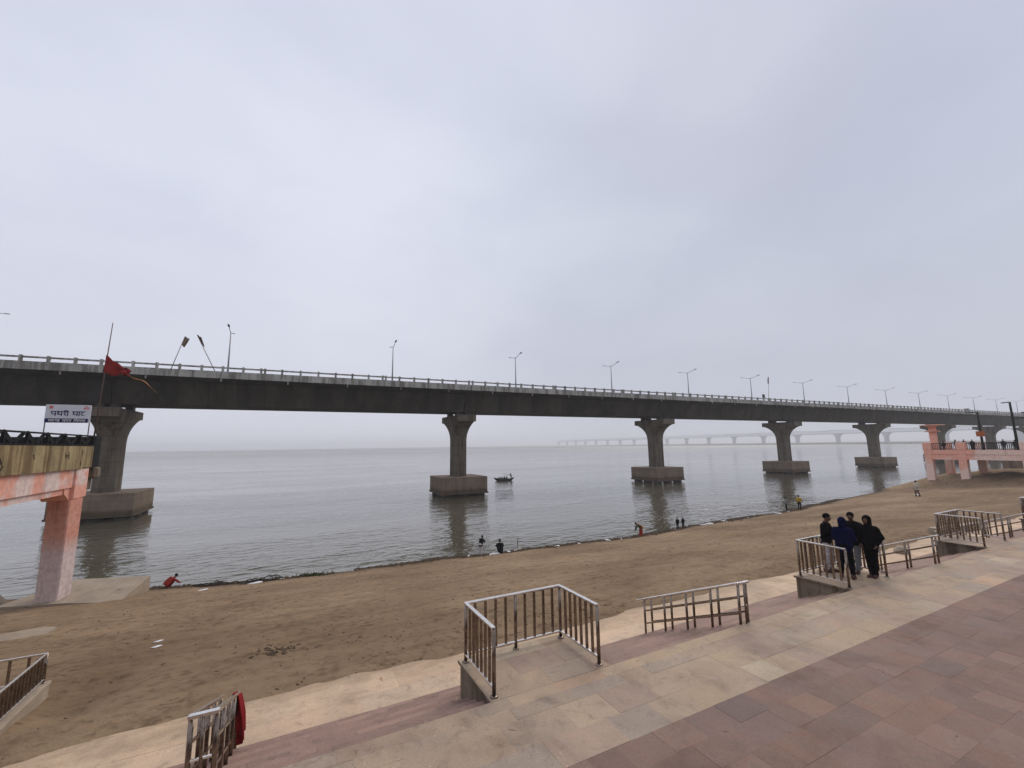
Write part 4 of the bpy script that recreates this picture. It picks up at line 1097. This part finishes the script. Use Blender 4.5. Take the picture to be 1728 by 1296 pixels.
# people along the shore (smaller in the picture)
def sq(k=1.0, ank=.10):  # squatting legs
    return {q: (V3(q * .17, .34, .50), V3(q * .13, .06, .085)) for q in (-1, 1)}
ck = dict(vox=.026)
def gz(x, y): return max(sand_z(x, y), -.02)
def put(label, x, y, face, **kw):
    g_ = max(gz(x, y), -.05); return person(label, (x, y, g_), along(face, None), **{**ck, **kw})
put('woman in red crouching at the water edge on the left', -6.05, 31.75, (.9, .5), H=1.38, hip=.24, lean=.75, legs=sq(), arms={-1: (V3(-.2, .5, .38), V3(-.10, .68, .22)), 1: (V3(.2, .5, .38), V3(.1, .68, .22))},
    top='sari_red', bottom='cloth_red', hem=.78, shawl='sari_red')
put('boy in a dark top and pale trousers bending over the water with raised hands', 12.25, 29.35, (.8, .6), H=1.42, lean=.42, arms={-1: (V3(-.18, .40, 1.08), V3(-.08, .55, 1.18)), 1: (V3(.18, .40, 1.08), V3(.08, .55, 1.18))},
    top='darknavy', bottom='pale', hem=.78)
put('person in black squatting with back to the camera at the shore', 13.75, 29.2, (.3, 1), H=1.7, hip=.25, lean=.5, legs=sq(), arms={-1: (V3(-.26, .36, .48), V3(-.16, .56, .44)), 1: (V3(.26, .36, .48), V3(.16, .56, .44))},
    top='black', bottom='black', hem=.76, scale_w=1.12)
put('woman in an orange and red sari stooping at the shore', 26.6, 28.45, (-.9, .4), H=1.45, lean=.85, hip=.80, arms={-1: (V3(-.16, .48, .92), V3(-.1, .55, .66)), 1: (V3(.16, .48, .92), V3(.1, .55, .66))},
    legs={-1: (V3(-.10, .02, .44), V3(-.11, -.01, .085)), 1: (V3(.10, .04, .44), V3(.11, .05, .085))}, top='greenc', bottom='sari_red', skirt=True, shawl='orange')
put('small child in black at the waterline, the left of a close pair', 31.55, 29.0, (.3, 1), H=1.05, top='black', bottom='black')
put('small child in black at the waterline, the right of a close pair', 32.2, 28.95, (.2, 1), H=1.02, top='darknavy', bottom='black')
put('person in a grey shirt and navy trousers standing at the water edge', 50.3, 30.3, (-.4, 1), H=1.62, top='greyshirt', bottom='darknavy', hem=.82, arms={-1: (V3(-.24, .04, 1.14), V3(-.2, .2, .98)), 1: (V3(.24, .04, 1.14), V3(.2, .2, .98))})
put('boy in a yellow vest striding along the water edge', 51.6, 29.6, (.7, .4), H=1.66, top='yellow', bottom='black', hem=.86, legs={-1: (V3(-.10, .12, .50), V3(-.1, .12, .085)), 1: (V3(.10, .02, .48), V3(.12, -.26, .085))},
    arms={-1: (V3(-.28, -.06, 1.14), V3(-.32, .1, .95)), 1: (V3(.3, .05, 1.14), V3(.36, .2, .96))})
put('person in a loose cream shirt walking on the sand near the far jetty', 68.3, 25.1, (.5, .9), H=1.9, top='creamc', bottom='shoe', hem=.66, scale_w=1.15, legs={-1: (V3(-.09, .10, .50), V3(-.08, .12, .085)), 1: (V3(.09, .0, .50), V3(.08, -.16, .085))})
# people on the far jetty deck
for lab, x, y, H_, fc in (('person in dark clothes leaning on the far jetty rail, leftmost', 89.6, 28.9, 1.55, (-1, .2)), ('person pointing a phone on the far jetty, next to the pillar', 90.3, 27.8, 1.72, (.2, -1)),
                     ('person in dark clothes directly behind the middle jetty pillar', 90.6, 26.9, 1.72, (-1, 0)), ('person in dark clothes right of the middle jetty pillar', 89.7, 25.75, 1.7, (-1, -.2)),
                     ('seated-height dark figure by the black jetty railing on the right', 89.6, 22.6, 1.68, (-1, .1)), ('rightmost dark figure on the far jetty deck', 89.6, 21.5, 1.58, (-1, 0))):
    kw = dict(arms={-1: (V3(-.22, .16, 1.2), V3(-.05, .42, 1.38)), 1: (V3(.22, .16, 1.2), V3(.05, .42, 1.38))}) if 'phone' in lab else {}
    person(lab, (x, y, 6.1), along(fc, None), H_, vox=.034, top='black' if 'middle' in lab else 'darknavy', bottom='black', group='people on the far jetty', **kw)

# ------------------------------------------------------------------ rowing boat
bt = empty('rowing_boat', (42.9, 88.6, 0), R(-18), 'dark wooden rowing boat on the open river beside the second pier', 'boat')
secs = [(-3.6, .05, .95, .55), (-3.0, .45, .66, .1), (-2.0, .78, .5, -.1), (0, .92, .42, -.15), (1.8, .80, .45, -.12), (2.6, .5, .58, .05), (3.2, .08, .85, .5)]
vs = []; m = 7
for x, hw, zt, zb in secs:
    for q in range(m):
        a = math.pi * q / (m - 1); vs.append((x, -hw * math.cos(a), zt - (zt - zb) * math.sin(a) ** .8))
    for q in range(m):
        a = math.pi * (m - 1 - q) / (m - 1); vs.append((x, -max(.02, hw - .06) * math.cos(a), zt - (zt - zb - .05) * math.sin(a) ** .8 + (.0)))
fs = [(i * 2 * m + j, i * 2 * m + (j + 1) % (2 * m), (i + 1) * 2 * m + (j + 1) % (2 * m), (i + 1) * 2 * m + j) for i in range(len(secs) - 1) for j in range(2 * m)]
fs += [tuple(reversed(range(2 * m))), tuple((len(secs) - 1) * 2 * m + j for j in range(2 * m))]
MB().add(vs, fs).build('hull', M['wood'], bt)
for x in (-1.6, .2, 1.9): MB().box((x, 0, .36), (.22, 1.5, .05)).build('thwart', M['wood'], bt)
bt.scale = (.66, .85, .9)
def inboat(x, y): 
    x *= .66; c, s = math.cos(R(-18)), math.sin(R(-18)); return (42.9 + x * c - y * s, 88.6 + x * s + y * c)
p = inboat(2.35, 0)
sitl = {q: (V3(q * .12, .42, .50), V3(q * .12, .46, .085)) for q in (-1, 1)}
person('oarsman standing in the stern of the rowing boat', (p[0], p[1], .12), (-.95, .25), 1.7, hip=.80, lean=.2, vox=.034, top='black', bottom='black', arms={-1: (V3(-.2, .28, 1.1), V3(-.12, .55, 1.12)), 1: (V3(.2, .28, 1.1), V3(.12, .55, 1.12))},
       legs={q: (V3(q * .12, .10, .42), V3(q * .13, -.06, .085)) for q in (-1, 1)})
for lab, xx in (('passenger sitting low in the rowing boat, on the left', .1), ('passenger sitting low in the rowing boat, nearest the oarsman', .95)):
    p = inboat(xx, 0); person(lab, (p[0], p[1], .12), (-.95, .3), 1.6, hip=.30, lean=.15, vox=.034, top='black', bottom='black', legs={q: (V3(q * .15, .36, .46), V3(q * .13, .45, .085)) for q in (-1, 1)},
       arms={q: (V3(q * .24, .16, .52), V3(q * .14, .38, .46)) for q in (-1, 1)})
p = inboat(1.6, .1)
oar = empty('oar', (p[0], p[1], 1.2), R(-18), 'long thin oar held by the man in the rowing boat', 'oar')
MB().tube([(.5, 0, .02), (-1.6, -.9, .5)], .03, 6).build('shaft', M['stick'], oar); MB().bar((.5, 0, .02), (.95, .2, -.1), .14, .03).build('blade', M['stick'], oar)
p = inboat(-1.3, 0); m_ = MB()
bm = bmesh.new(); bmesh.ops.create_icosphere(bm, subdivisions=2, radius=1)
for v in bm.verts: v.co = Vector((v.co.x * .8, v.co.y * .5, v.co.z * .30)) * (1 + .2 * noise.noise(v.co * 2))
bm.transform(Matrix.Translation((p[0], p[1], .55)) @ Matrix.Rotation(R(-18), 4, 'Z')); m_.bm(bm, True)
tag(m_.build('cargo_heap', M['greyshirt']), 'low grey heap of bundles in the bow of the rowing boat', 'cargo')

# ------------------------------------------------------------------ litter, flotsam, driftwood
def bit(r, mat, sc, seed):
    bm = bmesh.new(); bmesh.ops.create_icosphere(bm, subdivisions=2, radius=1)
    for v in bm.verts:
        d = 1 + .55 * noise.noise(v.co * 1.7 + Vector((seed, seed * .3, 0)))
        v.co = Vector((v.co.x * sc[0], v.co.y * sc[1], v.co.z * sc[2])) * d * r
    return bm
protos = []
for i in range(6):
    m_ = MB(); m_.bm(bit(1, None, (1, random.uniform(.4, .8), random.uniform(.18, .4)), i * 3.7), True)
    o = m_.build('plastic_scrap', M['white']); protos.append(o)
used = [False] * 6
spots = [(790, -.1), (826, .1), (831, .25), (852, .25), (930, .1), (915, -.1), (964, .25), (1010, .3), (1033, .2), (1050, .1), (1090, .1), (1125, .05), (1167, .2), (1172, .35), (1178, .3), (1200, .3), (1290, .2), (1308, .2), (1240, .25)]
def shore_at(px):
    # walk out along the photo column to the waterline
    d = r0 * ((px - 864) / FPX) + Vector((math.sin(PSI), math.cos(PSI), 0))
    t = 20.0
    while t < 160:
        x, y = d.x * t, d.y * t
        if y > shore(x): return x, y
        t += .05
for i, (px, off) in enumerate(spots):
    x, y = shore_at(px); y -= off + .15
    k = i % 6; o = protos[k] if not used[k] else copy_tree(protos[k]); used[k] = True
    sc_ = random.uniform(.08, .24) * (1 + .006 * max(0, x)); o.scale = (sc_ * 1.6, sc_, sc_); o.location = (x, y, gz(x, y) + sc_ * .15); o.rotation_euler = (0, 0, random.uniform(0, 6))
    tag(o, 'scrap of white plastic litter among the dark debris at the waterline', 'litter', 'white litter along the waterline')
for (x, y, s, lab) in ((-1.6, 29.8, .32, 'largest white plastic sheet crumpled on the sand at left'), (-.3, 30.35, .17, 'small white scrap just right of the crumpled plastic sheet'), (-3.45, 17.45, .13, 'white leaf-like scrap on the bare sand, the lower of two'),
                       (-3.55, 18.15, .12, 'white leaf-like scrap on the bare sand, the upper of two'), (-4.0, 29.2, .22, 'pale ash patch scrap near the crouching woman'), (70, 25.8, .55, 'white scrap on the sand left of the far jetty')):
    m_ = MB(); m_.bm(bit(s, None, (1.2, .45, .14), x), True); o = m_.build('plastic_scrap', M['white']); o.location = (x, y, gz(x, y) + .02); o.rotation_euler = (0, 0, R(20)); tag(o, lab, 'plastic_scrap')
m_ = MB()
for i in range(9000):
    x = random.uniform(-9, 66)
    dens = .5 + 1.1 * noise.noise((x * .16, 0, 4)) + .5 * noise.noise((x * .8, 2, 4))
    if x > 12 and x < 40: dens += .35
    if dens < random.random() * 1.1: continue
    wd = .12 + .40 * max(0, dens)
    y = shore(x) - abs(random.gauss(0, wd)) * random.random() + random.uniform(-.1, .40)
    z = max(gz(x, y), 0) + .01; s = random.uniform(.02, .10) * (1 + .012 * max(0, x)); a = random.uniform(0, 6.28); l = random.uniform(1, 3.2)
    c, si = math.cos(a), math.sin(a)
    vs = [(x + c * s * l, y + si * s * l, z), (x - si * s, y + c * s, z), (x - c * s * l, y - si * s * l, z), (x + si * s, y - c * s, z), (x, y, z + s * .8)]
    m_.add(vs, [(0, 1, 4), (1, 2, 4), (2, 3, 4), (3, 0, 4)])
tag(m_.build('debris', M['debris']), 'strip of dark debris washed up along the waterline', 'debris', kind='stuff')
m_ = MB()
for i in range(2600):
    x = random.uniform(-9, 45); y = 11.6 + (shore(x) - 12.2) * random.random() ** 1.6
    if noise.noise((x * .22, y * .3, 8)) < random.uniform(-.45, .55): continue
    z = sand_z(x, y) + .004; q = random.uniform(.008, .030) * (1 + .02 * max(0, y - 12)); a = random.uniform(0, 6.28); l = random.uniform(1, 3)
    c, si = math.cos(a), math.sin(a)
    m_.add([(x + c * q * l, y + si * q * l, z), (x - si * q, y + c * q, z), (x - c * q * l, y - si * q * l, z), (x + si * q, y - c * q, z), (x, y, z + q * .7)], [(0, 1, 4), (1, 2, 4), (2, 3, 4), (3, 0, 4)])
for i in range(75):      # the dark rubbish patch left of the empty platform
    x = random.gauss(-.15, .35); y = random.gauss(14.6, .28); z = sand_z(x, y) + .004; q = random.uniform(.015, .05); a = random.uniform(0, 6.28); c, si = math.cos(a), math.sin(a)
    m_.add([(x + c * q * 2, y + si * q * 2, z), (x - si * q, y + c * q, z), (x - c * q * 2, y - si * q * 2, z), (x + si * q, y - c * q, z), (x, y, z + q * .8)], [(0, 1, 4), (1, 2, 4), (2, 3, 4), (3, 0, 4)])
tag(m_.build('debris', M['debris']), 'dark specks of dung and rubbish scattered over the sand', 'debris', kind='stuff')
# a heap of drift branches and a patch of green weed on the left part of the shore
for px_, r_s, lab in ((455, .5, 'dark heap of drift branches at the waterline, right of the white plastic sheet'), (378, .35, 'small dark heap of drift twigs at the waterline near the white plastic sheet')):
    x, y = shore_at(px_); hp = MB()
    for i in range(26):
        a = random.uniform(-.5, .5); l = random.uniform(.4, 1.5) * r_s * 1.6; cx = random.gauss(0, .8) * r_s * 1.4; cy = random.gauss(0, .25)
        hp.tube([(cx - l * math.cos(a) / 2, cy - l * math.sin(a) / 2, .03), (cx, cy + random.gauss(0, .08), random.uniform(.05, .28) * r_s * 1.5), (cx + l * math.cos(a) / 2, cy + l * math.sin(a) / 2, .04)], [.025, .035, .015], 5)
    o = hp.build('driftwood', M['stick']); o.location = (x, y - .25, gz(x, y - .25)); tag(o, lab, 'driftwood')
x, y = shore_at(538); wd_ = MB()
for i in range(160):
    a = random.uniform(0, 6.28); r1 = abs(random.gauss(0, .45)); bx, by = r1 * math.cos(a) * 1.5, r1 * math.sin(a) * .5
    t1 = Vector((bx + random.gauss(0, .1), by + random.gauss(0, .1), random.uniform(.05, .22)))
    wd_.add([(bx - .02, by, 0), (bx + .02, by, 0), tuple(t1 + Vector((.025, .01, -.06))), tuple(t1)], [(0, 1, 2, 3)])
o = wd_.build('weed_clump', M['weed']); o.location = (x, y - .35, gz(x, y - .35)); tag(o, 'low clump of green weed growing on the sand at the waterline', 'plant')
x, y = shore_at(905); y += 2.0; x -= .8
st = empty('driftwood', (x, y, -.1), 0, 'bare dark stick poking out of the shallow water', 'stick')
MB().tube([(0, 0, 0), (-.10, 0, .30), (.0, 0, .5), (.08, .05, .68)], [.03, .025, .02, .012], 6).build('stem', M['stick'], st)
MB().tube([(-.1, 0, .30), (.35, 0, .30), (.85, .1, .14)], [.02, .018, .012], 6).build('branch', M['stick'], st)
